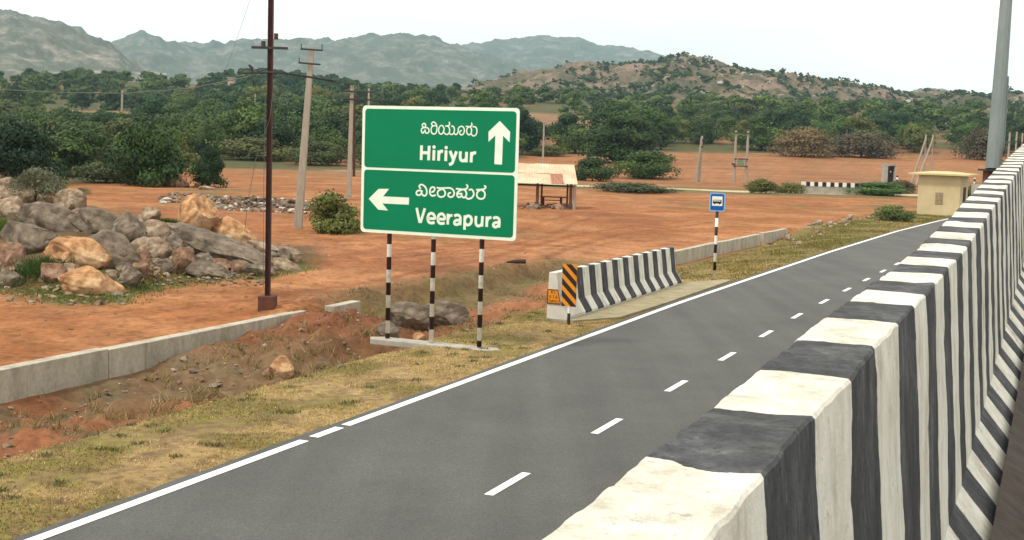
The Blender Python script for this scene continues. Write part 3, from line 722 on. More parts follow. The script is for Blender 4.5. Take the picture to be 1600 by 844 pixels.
# --- coconut palms
def palm(loc, h, label, seed):
    rg = random.Random(seed); t_ = thing('palm_tree', label, 'palm', loc, rg.random() * 6, 'coconut palms in the tree belt')
    tb = MB(); tb.tube([(0, 0, -.3), (.15, 0, h * .5), (.3, .05, h)], [.2, .14, .11], 8); tb.build('trunk', M['bark'], t_, True)
    fb = MB(); top = Vector((.3, .05, h))
    for i in range(20):
        az = i * 2.399; el = rg.uniform(-.3, 1.1); L = rg.uniform(2.2, 3.0); pts = []
        for j in range(9):
            q = j / 8; e = el - q * 1.5
            pts.append(top + Vector((math.cos(az) * L * q * math.cos(el * .6), math.sin(az) * L * q * math.cos(el * .6), L * (q * math.sin(el) - .55 * q * q))))
        for j in range(8):
            a, b_ = pts[j], pts[j + 1]; side = (b_ - a).cross(EZ).normalized(); wl = .55 * math.sin(math.pi * (.12 + .85 * j / 8)) + .05
            for sgn in (-1, 1):
                for k in range(2):
                    st = a + (b_ - a) * (k * .5); en = st + side * sgn * wl + (b_ - a) * .6 - EZ * .18
                    fb.add([st, st + (b_ - a) * .28, en], [(0, 1, 2)])
    o = fb.build('fronds', M['leaf_dark'], t_); a = o.data.color_attributes.new('Col', 'FLOAT_COLOR', 'POINT')
    a.data.foreach_set('color', [v for _ in range(len(o.data.vertices)) for v in [rg.uniform(.3, .9)] * 3 + [1]])
for i, (px, Y, h, lb) in enumerate([(1225, 262, 5.8, 'coconut palm left of the brown thickets'), (1268, 266, 5.2, 'coconut palm rising just above the brown thickets'), (1250, 285, 6.8, 'tallest coconut palm in the tree belt'), (1195, 290, 6.4, 'coconut palm behind the transformer poles'), (1282, 262, 4.2, 'short coconut palm with drooping fronds over the brown thicket')]):
    X = (px - 800) / F * Y; palm((X, Y, gz1(X, Y)), h, lb, i)

# ================================================================== ROCKS
def rock(name, loc, rx, ry, rz, roll, m, label, cat, seed, cuts=7, group=None, sub=5, yaw=0.0):
    bm = bmesh.new(); bmesh.ops.create_icosphere(bm, subdivisions=sub, radius=1.0)
    rg = random.Random(seed); planes = []
    for i in range(cuts):
        n_ = Vector((rg.gauss(0, 1), rg.gauss(0, 1) - .25, rg.gauss(0, .9))).normalized(); planes.append((n_, rg.uniform(.62, .88)))
    off = Vector((rg.uniform(-50, 50), rg.uniform(-50, 50), rg.uniform(-50, 50)))
    for v_ in bm.verts:
        p = v_.co.copy()
        for n_, d in planes:
            k = p.dot(n_) - d
            if k > 0: p -= n_ * k * .97
        q_ = p * 2.2 + off; p *= 1 + .13 * mnoise.noise(p * 1.1 + off) + .05 * mnoise.noise(p * 3.1 + off) + .035 * mnoise.noise(p * 7 + off) - .05 * max(0, .16 - abs(mnoise.noise(q_))) / .16
        v_.co = p
    mxs = [max(abs(v_.co[i]) for v_ in bm.verts) for i in range(3)]
    for v_ in bm.verts:
        v_.co = Vector((v_.co.x / mxs[0] * rx, v_.co.y / mxs[1] * ry, v_.co.z / mxs[2] * rz))
    me = bpy.data.meshes.new(name); bm.to_mesh(me); bm.free(); me.materials.append(m)
    me.polygons.foreach_set('use_smooth', [True] * len(me.polygons)); me.set_sharp_from_angle(angle=R(38))
    o = bpy.data.objects.new(name, me); COL.objects.link(o); o.location = loc; o.rotation_euler = (0, roll, yaw)
    return tag(o, label, cat, group)
G_, T_, O_, B_ = 'rock_grey', 'rock_tan', 'rock_orange', 'rock_brown'
ROCKS = [  # px, py, half width, half height, tilt (degrees, + drops to the right), colour, label
 (15, 305, 30, 18, 5, T_, 'pale tan boulder at the left edge below the grey bush'),
 (14, 334, 28, 19, 8, T_, 'tan boulder at the left edge above the smooth grey boulder'),
 (75, 347, 42, 20, 10, G_, 'long dark grey boulder under the grey twiggy bush'),
 (46, 376, 38, 26, 20, G_, 'large smooth grey boulder near the left edge'),
 (110, 320, 21, 17, 10, T_, 'tan boulder on top of the pile right of the grey bush'),
 (122, 351, 28, 14, 22, G_, 'sloping grey slab right of the long dark boulder'),
 (150, 353, 32, 19, 18, G_, 'weathered grey boulder in the top row of the pile'),
 (196, 362, 26, 23, 10, G_, 'grey boulder leaning right beside the pointed tan stone'),
 (166, 399, 42, 26, 18, G_, 'dark grey boulder behind the large orange boulder'),
 (124, 404, 44, 24, 18, O_, 'large orange boulder resting on another orange boulder'),
 (138, 447, 44, 22, 14, O_, 'orange boulder lowest at the front of the pile'),
 (232, 368, 26, 18, -8, T_, 'tan grey boulder under the pointed tan stone'),
 (230, 341, 17, 12, -25, T_, 'pointed tan stone standing on the ridge of the pile'),
 (212, 416, 20, 18, 5, B_, 'dark brown round boulder left of the small rubble'),
 (203, 436, 14, 15, 35, G_, 'small grey boulder in front of the dark brown round one'),
 (240, 395, 22, 17, 0, T_, 'tan grey boulder in the middle of the pile'),
 (14, 409, 22, 20, 5, B_, 'reddish brown boulder at the left edge'),
 (17, 441, 22, 14, 10, G_, 'low grey boulder at the left edge on the grass'),
 (80, 430, 18, 17, 0, B_, 'brown boulder beside the green grass tuft'),
 (4, 281, 10, 10, 0, T_, 'small pale stone at the left edge in the scrub'),
 (303, 352, 27, 33, 12, O_, 'tall orange brown boulder standing upright on the ridge'),
 (357, 370, 34, 20, 28, O_, 'egg shaped tan boulder leaning right on the slab'),
 (341, 393, 78, 17, 20, G_, 'long grey rock slab sloping down to the right'),
 (288, 412, 16, 18, 0, B_, 'upright brown grey boulder below the slab'),
 (274, 389, 15, 15, 0, G_, 'grey boulder at the upper end of the slab'),
 (325, 427, 30, 12, 10, G_, 'flat grey boulder at the front of the slab'),
 (375, 419, 18, 9, 5, G_, 'small pale grey boulder left of the rusty pole'),
 (408, 425, 23, 10, 0, G_, 'low grey boulder directly behind the rusty pole'),
 (405, 389, 30, 11, 15, T_, 'flat tan rock behind the rusty pole'),
 (455, 402, 15, 11, 10, T_, 'small tan boulder at the right end of the pile'),
 (343, 416, 18, 8, 5, B_, 'low brown stone between slab and flat grey boulder'),
 (249, 370, 12, 15, 0, G_, 'narrow grey stone wedged left of the tall orange boulder'),
 (324, 402, 18, 9, 10, B_, 'dark stone in the shade below the slab'),
 (441, 417, 24, 9, 12, T_, 'last low slab at the right foot of the pile'),
 (256, 418, 13, 10, 0, G_, 'small round grey boulder above the rubble'),
]
for i, (px, py, hw, hh, tl, mk_, lb) in enumerate(ROCKS):
    p = hit(px, py + hh * .55); k = p.y / F; hh *= 1.12
    rock('boulder', p + Vector((0, hw * k * .10, hh * k * .50)), hw * k * 1.30, max(hh, hw * .62) * k * 1.15, hh * k * 1.30, R(tl), M[mk_], lb, 'boulder', 100 + i, cuts=9 + (mk_ == O_) * 5, group='boulders of the rock pile')
rgf = random.Random(77); FILL = []
while len(FILL) < 58:
    px = rgf.uniform(-5, 440); lo = np.interp(px, [0, 130, 200, 260, 340, 420, 450], [436, 452, 446, 436, 432, 420, 414]); hi = np.interp(px, [0, 130, 250, 330, 450], [300, 330, 365, 375, 400])
    FILL.append((px, rgf.uniform(hi, lo), rgf.uniform(7, 17)))
for i, (px, py, r_) in enumerate(FILL):
    p = hit(px, py); k = p.y / F
    rock('boulder', p + Vector((0, .05, r_ * k * .25)), r_ * k * rgf.uniform(1, 1.5), r_ * k, r_ * k * rgf.uniform(.7, 1.1), rgf.uniform(-.5, .5), M[rgf.choice([G_, G_, T_, B_, T_])], 'small boulder wedged between the larger boulders of the pile', 'boulder', 700 + i, 8, 'small filler boulders of the pile', 4)
OTHER = [
 (440, 574, 20, 20, 0, O_, 'orange boulder in the ditch below the concrete kerb wall', 10),
 (418, 583, 10, 10, 0, B_, 'small brown stone leaning on the orange ditch boulder', 9),
 (331, 604, 16, 5, -8, G_, 'flat dark stone slab in the ditch', 9),
 (287, 562, 7, 6, 0, T_, 'small pale stone against the foot of the kerb wall', 8),
 (130, 585, 9, 6, 0, B_, 'small dark clod on the ditch bank at left', 8),
 (604, 518, 20, 15, 0, G_, 'rounded grey boulder behind the left sign post', 4),
 (652, 527, 13, 8, 0, O_, 'small orange stone between the left and middle sign posts', 9),
 (634, 494, 38, 26, 10, G_, 'big grey boulder in the hollow behind the sign posts', 5),
 (700, 491, 42, 22, 14, G_, 'big dark boulder behind the middle and right sign posts', 5),
 (147, 259, 12, 14, 10, T_, 'lone standing rock between two dark shrubs', 7),
 (322, 294, 14, 4, 5, T_, 'flat stone beside the small upright bush', 9),
 (276, 285, 18, 11, 10, B_, 'brown earth covered rock beside the large dark shrub', 5),
 (1248, 380, 8, 4, 0, T_, 'small pale stone on the verge beyond the bus stop sign', 9),
 (505, 571, 9, 4, 0, G_, 'small flat grey stone at the mouth of the eroded hole', 8),
 (532, 571, 8, 4, 0, G_, 'small pale stone at the right of the eroded hole', 8),
]
for i, (px, py, hw, hh, tl, mk_, lb, cu) in enumerate(OTHER):
    p = hit(px, py + hh * .7); k = p.y / F
    rock('boulder' if hw > 12 else 'stone', p + Vector((0, hw * k * .3, hh * k * .45)), hw * k * 1.05, max(hh, hw * .6) * k, hh * k * 1.1, R(tl), M[mk_], lb, 'boulder' if hw > 12 else 'stone', 300 + i, cu)

def rubble(name, pts, smin, smax, mats_, label, seed):
    rg = random.Random(seed); V = []; Fc = []; mi = []
    base = []
    for k in range(6):
        bm = bmesh.new(); bmesh.ops.create_icosphere(bm, subdivisions=1, radius=1)
        for v_ in bm.verts: v_.co *= rg.uniform(.6, 1.15)
        base.append(([v_.co.copy() for v_ in bm.verts], [tuple(w.index for w in q.verts) for q in bm.faces])); bm.free()
    for p in pts:
        bv, bf = base[rg.randrange(6)]; s_ = rg.uniform(smin, smax) * (1 if rg.random() < .85 else 1.8); d = Vector((rg.uniform(.7, 1.5), rg.uniform(.6, 1.2), rg.uniform(.35, .8)))
        rot = Matrix.Rotation(rg.uniform(0, 6.28), 3, 'Z') @ Matrix.Rotation(rg.uniform(-.4, .4), 3, 'X'); o = len(V)
        V += [tuple(Vector(p) + rot @ Vector((q.x * d.x, q.y * d.y, q.z * d.z)) * s_) for q in bv]; Fc += [tuple(i + o for i in q) for q in bf]; mi += [rg.randrange(len(mats_))] * len(bf)
    o = mesh_obj(name, V, Fc, [M[q] for q in mats_], None, False, mi)
    return tag(o, label, 'rubble', kind='stuff')
rg = random.Random(4)
pts = []
for i in range(620):       # stone heap in the yard
    px = rg.uniform(300, 482); c0 = 319 + (px - 380) * .05
    g = hit(px, c0 + rg.uniform(-7, 11)); h = max(0, 1 - abs(g.y - hit(px, c0).y) / 7) * .35
    pts.append((g.x, g.y, g.z + h * rg.random()))
for i in range(60):
    g = hit(rg.uniform(248, 300), rg.uniform(304, 318)); pts.append((g.x, g.y, g.z + .05))
rubble('stone_heap', pts, .07, .20, [G_, G_, G_, B_, 'concrete_pale'], 'long heap of broken grey stones in the red yard', 5)
pts = []
for i in range(300):       # chippings at the foot of the pile
    g = hit(rg.uniform(190, 420), rg.uniform(405, 448) - 0); pts.append((g.x, g.y, g.z + .02))
for i in range(90):
    g = hit(rg.uniform(0, 200), rg.uniform(448, 478)); pts.append((g.x, g.y, g.z))
rubble('loose_stones', pts, .03, .085, [G_, T_, T_, B_], 'loose stones on the grass below the boulders', 6)
pts = []
for i in range(1500):       # ditch gravel and clods
    q = rd(rg.uniform(-2, 16), rg.uniform(2.6, 5.9) if rg.random() < .7 else rg.uniform(2.4, 3.2)); pts.append((q.x, q.y, gz1(q.x, q.y)))
for i in range(160):
    q = rd(rg.uniform(16, 28), rg.uniform(2.0, 7)); pts.append((q.x, q.y, gz1(q.x, q.y)))
rubble('ditch_stones', pts, .012, .05, [G_, T_, B_, T_], 'gravel and clods on the ditch bank', 7)
pts = []
for i in range(900):       # scattered pebbles over the red yard
    g = hit(rg.uniform(0, 1250), rg.uniform(330, 560)); s_, t_ = road_st(np.array([g.x]), np.array([g.y]))
    if t_[0] > 6.6: pts.append((g.x, g.y, g.z))
for i in range(120):
    q = rd(rg.uniform(34, 75), rg.uniform(2.0, 5)); pts.append((q.x, q.y, gz1(q.x, q.y)))
rubble('yard_pebbles', pts, .010, .032, [T_, T_, B_, B_], 'pebbles scattered over the red earth', 8)
pts = []
for i in range(60):        # foundation stones of the shelter
    g = hit(rg.uniform(815, 895), rg.uniform(321, 327)); pts.append((g.x, g.y, g.z + .05))
rubble('shelter_footing_stones', pts, .10, .24, [G_, B_, B_], 'dark stones on the ground under the tin roof shelter', 9)

# ================================================================== GRASS
def grass(name, P, hmin, hmax, m, label, seed, w=.010, tint=None):
    rng2 = np.random.default_rng(seed); n = len(P)
    a = rng2.uniform(0, 6.28, n); h = rng2.uniform(hmin, hmax, n) ; ln = rng2.normal(0, .55, (n, 2)) * h[:, None]
    dx = np.stack([np.cos(a), np.sin(a), np.zeros(n)], 1) * w * rng2.uniform(.7, 1.5, n)[:, None]
    tip = P + np.concatenate([ln, h[:, None]], 1)
    V = np.stack([P - dx, P + dx, tip], 1).reshape(-1, 3); Fq = np.arange(3 * n).reshape(n, 3)
    if tint is None: tint = rng2.uniform(0, 1, n)
    C = np.repeat(np.clip(tint + rng2.normal(0, .15, n), 0, 1), 3)[:, None]
    tag(fast_mesh(name, V, Fq, m, C), label, 'grass', kind='stuff')
def st_points(n, s0, s1, t0, t1, seed, bias=1.0, thr=None):
    rng2 = np.random.default_rng(seed)
    s = s0 + (s1 - s0) * rng2.random(n) ** bias; t_ = rng2.uniform(t0, t1, n); t_ = t_ + np.interp(s, CURVE_S, CURVE_T)
    X = O2.x + T2.x * s + N2.x * t_; Y = O2.y + T2.y * s + N2.y * t_
    if thr is not None:
        k = fbm(X * 1.1, Y * 1.1, seed, 4) > thr + rng2.normal(0, .05, n); X, Y = X[k], Y[k]
    return np.stack([X, Y, gz(X, Y) - .004], 1)
P = st_points(120000, -3, 34, .2, 2.75, 1, 1.35, .40)
tn = 1 - sst(.44, .64, fbm(P[:, 0] * 1.3, P[:, 1] * 1.3, 41, 5)); tn = tn * .6 + .15 + np.random.default_rng(3).normal(0, .30, len(P))
grass('verge_grass', P, .010, .034, M['grass_dry'], 'short yellowing grass on the road verge', 2, .007, tn)
P = st_points(42000, 26, 82, .25, 3.7, 3, 1.0, .42)
grass('far_verge_grass', P, .03, .09, M['grass_dry'], 'green and yellow grass on the verge past the barrier', 4, .016, (1 - sst(.3, .62, fbm(P[:, 0] * .5, P[:, 1] * .5, 43, 4))) * .6)
P = st_points(26000, -3, 16.5, 2.6, 5.95, 5, 1.0, .70)
grass('ditch_grass', P, .04, .16, M['grass_brown'], 'dry brown tufts on the ditch bank', 6, .008)
P = st_points(12000, 15, 30, 2.4, 7.0, 7, 1.0, .58)
grass('ditch_grass', P, .04, .14, M['grass_brown'], 'dry tufts in the hollow behind the sign', 8, .009)
rgv = np.random.default_rng(91); CL = st_points(130, -2, 30, .5, 2.9, 93); CLK = np.repeat(CL, 55, 0); CLK[:, :2] += rgv.normal(0, .055, (len(CLK), 2)); CLK[:, 2] = gz(CLK[:, 0], CLK[:, 1])
grass('verge_weeds', CLK, .015, .05, M['grass_dry'], 'small olive weed tufts dotted over the dry verge', 94, .006, np.full(len(CLK), .08))
CL = st_points(110, -2, 15, 2.4, 5.6, 95); CLK = np.repeat(CL, 40, 0); CLK[:, :2] += rgv.normal(0, .06, (len(CLK), 2)); CLK[:, 2] = gz(CLK[:, 0], CLK[:, 1])
grass('ditch_straw', CLK, .06, .20, M['grass_brown'], 'tufts of dry straw hanging on the ditch bank', 96, .006)
LT = st_points(2600, -2, 34, .2, 2.8, 97); LT[:, 2] += .012; Vl, Fl, Cl = leaves(rgv, LT, np.tile([0, 0, 1.], (len(LT), 1)), .035, rgv.uniform(.5, 1, len(LT)), .5, .35)
tag(fast_mesh('leaf_litter', Vl, Fl, M['grass_brown'], Cl), 'dead leaves scattered over the verge', 'leaf litter', kind='stuff')
def px_points(n, x0, x1, y0, y1, seed, thr=None):
    rg2 = random.Random(seed); L = []
    for i in range(n):
        g = hit(rg2.uniform(x0, x1), rg2.uniform(y0, y1)); L.append((g.x, g.y, g.z))
    A = np.array(L)
    if thr is not None: A = A[fbm(A[:, 0] * 1.5, A[:, 1] * 1.5, seed, 3) > thr]
    return A
def spread(A, k, r, seed):
    rng2 = np.random.default_rng(seed); B = np.repeat(A, k, 0); B[:, :2] += rng2.normal(0, r, (len(B), 2)); B[:, 2] = gz(B[:, 0], B[:, 1]); return B
A = px_points(500, 0, 480, 415, 474, 9, .42)
s_, t_ = road_st(A[:, 0], A[:, 1]); ppx = 800 + F * A[:, 0] / A[:, 1]; A = A[(A[:, 1] > np.interp(ppx, PX_F, FOOT) - 1.6)]
grass('pile_grass', spread(A, 40, .30, 10), .02, .07, M['grass_green'], 'low weeds around the foot of the boulders', 10, .012)
for i, (px, py, r_) in enumerate([(58, 432, .30), (4, 366, .18), (266, 362, .14), (368, 410, .14)]):
    A = np.array([tuple(hit(px, py))]); B = spread(A, 1100, r_, 30 + i); B[:, 2] += .12
    grass('grass_tuft', B, .10, .26, M['grass_green'], ['bright green grass tuft beside the orange boulders', 'green tuft at the left edge between boulders', 'green tuft left of the tall orange boulder', 'green tuft on the grey slab'][i], 40 + i, .010, np.full(len(B), .25))

rgh = random.Random(12); HX, HY, HZ, HU = HILLS['rocky_hill']; pts = []
fl = np.nonzero((HU.ravel() < 1.02) & (HU.ravel() > .15))[0]; hn = fbm(HX.ravel() / 30, HY.ravel() / 30, 88, 4)
for i in range(2600):
    j = fl[rgh.randrange(len(fl))]
    if hn[j] > .47: pts.append((HX.ravel()[j] + rgh.uniform(-1, 1), HY.ravel()[j] + rgh.uniform(-1, 1), HZ.ravel()[j]))
rubble('hill_boulders', pts, .5, 1.9, [T_, G_, T_, 'concrete'], 'pale boulders strewn over the rocky hill', 13)
# ================================================================== CONCRETE KERB WALLS
def wall(name, s0, s1, t, ztop, zbot, label, seed, th=.24, slant=None):
    n_ = max(2, int((s1 - s0) / .5)); V = []; Fc = []
    for i in range(n_ + 1):
        s = s0 + (s1 - s0) * i / n_; z = ztop + .02 * (float(fbm(np.array([s * .8]), np.array([seed * 1.]), seed, 3)[0]) - .5) * 2
        tt = t + float(np.interp(s, CURVE_S, CURVE_T)) + .03 * (float(fbm(np.array([s * .3]), np.array([seed + 9.]), seed, 2)[0]) - .5)
        for (dt, zz) in ((0, zbot), (0, z), (th, z), (th, zbot)): V.append(rd(s, tt + dt, zz))
    for i in range(n_):
        o = 4 * i
        for k in range(4): Fc.append((o + k, o + (k + 1) % 4, o + 4 + (k + 1) % 4, o + 4 + k))
    Fc += [(0, 1, 2, 3), tuple(4 * n_ + k for k in (3, 2, 1, 0))]
    return tag(mesh_obj(name, V, Fc, M['kerb_wall'], None, False, None, .012), label, 'wall')
m, t, b = mat('kerb_wall_concrete', .9, .2)
n = noise_node(t, 1.5, 8, rough=.7, stretch=(1.6, 1.6, .5)); n2 = noise_node(t, 14, 6); n3 = noise_node(t, 2.3, 6, stretch=(4, 4, .35))
c = ramp(t, n.outputs['Fac'], [(.28, (.23, .205, .165)), (.5, (.40, .36, .285)), (.72, (.50, .46, .38))])
c = mix(t, c, ramp(t, n2.outputs['Fac'], [(.3, (.75, .74, .72)), (.6, (1.05, 1.05, 1.05))]), .7, 'MULTIPLY')
c = mix(t, c, ramp(t, n3.outputs['Fac'], [(.62, (1, 1, 1)), (.72, (.55, .5, .44))]), .7, 'MULTIPLY')
t.links.new(c, b.inputs['Base Color']); bump(t, b, n2.outputs['Fac'], .4, .008); M['kerb_wall'] = m
wall('concrete_kerb_wall', -9, 8.05, 6.06, .03, -.7, 'long low concrete kerb wall holding the red yard at the left edge', 1)
wall('concrete_kerb_wall', 8.065, 14.0, 6.06, .02, -.7, 'low concrete kerb wall beside the rusty pole, half buried at one end', 2)
wall('concrete_kerb_wall', 14.9, 16.0, 5.95, .03, -.45, 'short end piece of concrete kerb wall left of the sign', 3)
wall('concrete_kerb_wall', 29, 46.6, 4.45, .03, -.7, 'concrete kerb wall behind the bus stop sign', 4)
wall('concrete_kerb_wall', 47.1, 51.5, 4.42, .05, -.7, 'broken far piece of concrete kerb wall past the gap', 5)

pts = []; rgw = random.Random(21)
for i in range(80):
    q = rd(rgw.uniform(46, 70), rgw.uniform(2.6, 4.6)); ct = float(np.interp((q - O2).dot(T2), CURVE_S, CURVE_T)); q = q + N2 * ct; pts.append((q.x, q.y, gz1(q.x, q.y) + .03))
rubble('broken_wall_rubble', pts, .04, .12, [T_, B_, 'concrete'], 'rubble of the broken kerb wall on the far verge', 22)
for i, (ss_, tt_, ln, lb) in enumerate([(56.5, 4.3, 1.6, 'tilted pale concrete slab beyond the kerb wall gap'), (63.5, 4.2, 1.8, 'pale concrete slab lying in the weeds before the hut'), (70.5, 3.4, 1.0, 'short concrete slab nearest the yellow hut'), (49.6, 4.0, .7, 'broken concrete piece leaning at the kerb wall gap')]):
    q = rd(ss_, tt_ + float(np.interp(ss_, CURVE_S, CURVE_T))); q.z = gz1(q.x, q.y)
    b_ = MB(); b_.box((0, 0, .08), (ln, .22, .16)); o = b_.build('broken_slab', M['rock_tan'], None, False, .02); o.location = q; o.rotation_euler = (R(12), R(-6 - 3 * i), R(52 + 9 * i)); tag(o, lb, 'slab')
# ================================================================== BIG BARRIER, RETAINING WALL, UPPER CARRIAGEWAY
dv = ray(1672, 165); hl = math.hypot(dv.x, dv.y); BD = Vector((dv.x / hl, dv.y / hl, 0)); BSL = dv.z / hl
BN = Vector((-BD.y, BD.x, 0))
def rel(px, py):
    """offset to the left of the eye per metre of drop, of the barrier-parallel line through a pixel"""
    d = ray(px, py); a = d.dot(BN); al = d.dot(BD); z = d.z - BSL * al
    return a / -z
DZ = .55
aR = rel(1197, 737) * DZ; aL = rel(980, 730) * DZ
aB, dB = .308, 1.474
aF, dF = .160, 1.65
def sag(s): return .5 * sum(float(np.interp(s + o_, [1.8, 2.9, 4, 5.2, 6.2, 7.6, 9.6, 13, 18, 40], [0, .02, .042, .076, .082, .072, .052, .022, 0, 0])) for o_ in (-.4, .4))
def bpt(s, a, drop): return EYE + BD * s + BN * a + EZ * (BSL * s - drop - sag(s))
def stripe_s(px, py):
    d = ray(px, py); a = d.dot(BN); return d.dot(BD) / a * aR
# hand-painted stripes are uneven: where each one starts along the barrier
SB = [-.95, -.55, -.15, .25, .75, 1.30, 1.90, 2.30, 2.70, 3.12, 3.53, 3.95, 4.26, 4.57, 4.89]
SI = list(range(-6, 9))
for i in range(9, 110): SI.append(i); SB.append(SB[-1] + .295 + .02 * math.sin(i * 2.3))
M['barrier'] = barrier_mat('barrier_paint', 2.0, 1.0, .018, attr='stripe')
BYAW = math.atan2(-BD.x, BD.y)
brt = thing('crash_barrier', 'long black and white striped concrete crash barrier rising to the right foreground', 'barrier', bpt(0, (aL + aF) / 2, dF), BYAW)
base0 = Vector(brt.location)
prof = [(aL + .03, -dF - .35), (aL, -DZ - .006), (aL - .006, -DZ), (aR + .006, -DZ), (aR, -DZ - .006), (aB, -dB), (aF, -dF), (aF - .005, -dF - .35)]
def panel(s0, s1):
    ns = max(16, int((s1 - s0) / (.022 if s0 < 6 else .07))); V = []; Fc = []; SV = []
    prof2 = []
    for i in range(len(prof) - 1):      # finer cross-section for an uneven, hand-finished surface
        a, b_ = prof[i], prof[i + 1]; k = max(1, int(math.hypot(a[0] - b_[0], a[1] - b_[1]) / .06))
        prof2 += [(a[0] + (b_[0] - a[0]) * j / k, a[1] + (b_[1] - a[1]) * j / k) for j in range(k)]
    prof2.append(prof[-1]); n_ = len(prof2)
    for i in range(ns + 1):
        s = s0 + (s1 - s0) * i / ns
        for j, (a, dz) in enumerate(prof2):
            q = .007 * mnoise.noise(Vector((s * 2.2, a * 6, dz * 3))) + .005 * mnoise.noise(Vector((s * 14, a * 22, dz * 13)))
            e = .004 if i in (0, ns) else 0
            if dz > -DZ - .02:      # chipped arrises
                ch_ = max(0, mnoise.noise(Vector((s * 21, a * 30, 4))) - .05) * .009 + max(0, mnoise.noise(Vector((s * 6, a * 30, 9))) - .3) * .018
                if a > aL - .03: a -= ch_ * 1.3; e += ch_ * .5
                elif a < aR + .03: a += ch_ * .7; e += ch_ * .5
            p = EYE + BD * s + BN * (a + q * .8) + EZ * (BSL * s + dz + q * .7 - e - sag(s))
            SV.append(float(np.interp(s, SB, SI)) + .05 * mnoise.noise(Vector((s * 3, a * 14, dz * 7))) + .02 * mnoise.noise(Vector((s * 9, a * 40, dz * 22))) - .045)
            r_ = p - base0; V.append((r_.x * math.cos(-BYAW) - r_.y * math.sin(-BYAW), r_.x * math.sin(-BYAW) + r_.y * math.cos(-BYAW), r_.z))
    for i in range(ns):
        for j in range(n_ - 1): Fc.append((i * n_ + j, i * n_ + j + 1, (i + 1) * n_ + j + 1, (i + 1) * n_ + j))
    Fc += [tuple(range(n_)), tuple(ns * n_ + j for j in range(n_ - 1, -1, -1))]
    o = mesh_obj('wall_panel', V, Fc, M['barrier'], brt)
    at_ = o.data.attributes.new('stripe', 'FLOAT', 'POINT'); at_.data.foreach_set('value', SV)
    return o
JO = [-1.0] + [SB[SI.index(i)] - .012 for i in range(5, 104, 4)]
for a, b_ in zip(JO[:-1], JO[1:]): panel(a + .0045, b_ - .0045)
# retaining wall of the ramp
rw = MB(); S0, S1 = -1.6, JO[-1]
V = []
for s in (S0, S1):
    for a, top in ((aL - .02, -dF - .06), (-7.5, -dF - .06)):
        p = bpt(s, a, 0); V += [(p.x, p.y, CH + BSL * s + top - .12), (p.x, p.y, -.4)]
rw.add(V, [(0, 1, 5, 4), (2, 6, 7, 3), (0, 4, 6, 2), (0, 2, 3, 1), (4, 5, 7, 6)])
tag(rw.build('retaining_wall', M['concrete']), 'concrete retaining wall of the ramp under the striped barrier', 'wall')
# our own carriageway on the ramp
M['ramp_dirt'] = simple('ramp_dirt', (.085, .065, .05), (.04, .032, .027), 9, bs=.8, bd=.03)
V = []; Fc = []; na = 14
for i in range(60):
    s = S0 + (S1 - S0) * i / 59
    for j in range(na):
        a = aF + .01 - (j / (na - 1)) ** 1.6 * 7.6; p = bpt(s, a, dF - .02 + (.01 if j else -.05))
        V.append((p.x, p.y, p.z + .03 * (mnoise.noise(Vector((s * 4, a * 9, 0))) if j < 5 else 0)))
for i in range(59):
    for j in range(na - 1): Fc.append((i * na + j, i * na + j + 1, (i + 1) * na + j + 1, (i + 1) * na + j))
tag(mesh_obj('ramp_carriageway', V, Fc, M['ramp_dirt'], None, True), kind='structure')

# ================================================================== LEFT STRIPED BARRIER (single-faced, end towards us)
JS, JT, JZ = 15.75, 1.05, 0.0
M['jersey'] = barrier_mat('jersey_paint', .78, .39 - .33, .006, False, None, (.72, .70, .63), (.045, .042, .046))
M['jersey_raw'] = simple('painted_end', (.62, .60, .53), (.50, .47, .41), 4, bs=.2)
jb = thing('jersey_barrier', 'short striped concrete barrier on the left verge with orange plate on its end', 'barrier', rd(JS, JT), -RA)
# local x = away from road is -x ... x towards road (right), y along the road
jp = [(0, -.12), (0, .10), (-.17, .36), (-.25, .98), (-.42, .98), (-.45, -.12)]
def prof_ext(prf, y0, y1, name, m, par, ny=1, bev=.012):
    V = []; Fc = []; n_ = len(prf)
    for i in range(ny + 1):
        y = y0 + (y1 - y0) * i / ny; V += [(x, y, z) for x, z in prf]
    for i in range(ny):
        for j in range(n_): Fc.append((i * n_ + j, i * n_ + (j + 1) % n_, (i + 1) * n_ + (j + 1) % n_, (i + 1) * n_ + j))
    Fc += [tuple(range(n_)), tuple(ny * n_ + j for j in range(n_ - 1, -1, -1))]
    return mesh_obj(name, V, Fc, m, par, False, None, bev)
prof_ext(jp, .92, 8.55, 'striped_body', M['jersey'], jb)
prof_ext(jp, 0, .918, 'end_block', M['jersey_raw'], jb)
prof_ext([(.03, -.12), (.03, .055), (-.002, .06), (-.002, -.12)], .3, 8.56, 'kerb_foot', M['concrete'], jb)
# orange plate on the end face (facing us), follows the slanted edge
pl = MB(); pl.prism([(-.435, .34), (-.135, .34), (-.205, .64), (-.435, .64)], (0, -.004, 0), EX, EZ, EY, -.012)
plate = pl.build('plate', M['orange'], jb)
bd = MB(); P4 = [(-.435, .34), (-.135, .34), (-.205, .64), (-.435, .64)]
for i in range(4):
    a = Vector((P4[i][0], -.0165, P4[i][1])); b_ = Vector((P4[(i + 1) % 4][0], -.0165, P4[(i + 1) % 4][1])); d = (b_ - a).normalized(); nn_ = Vector((-d.z, 0, d.x))
    bd.prism([(0, 0), ((b_ - a).length, 0), ((b_ - a).length - .012, .016), (.012, .016)], a, d, nn_, EY, -.004)
bd.build('plate_border', M['black_paint'], plate)

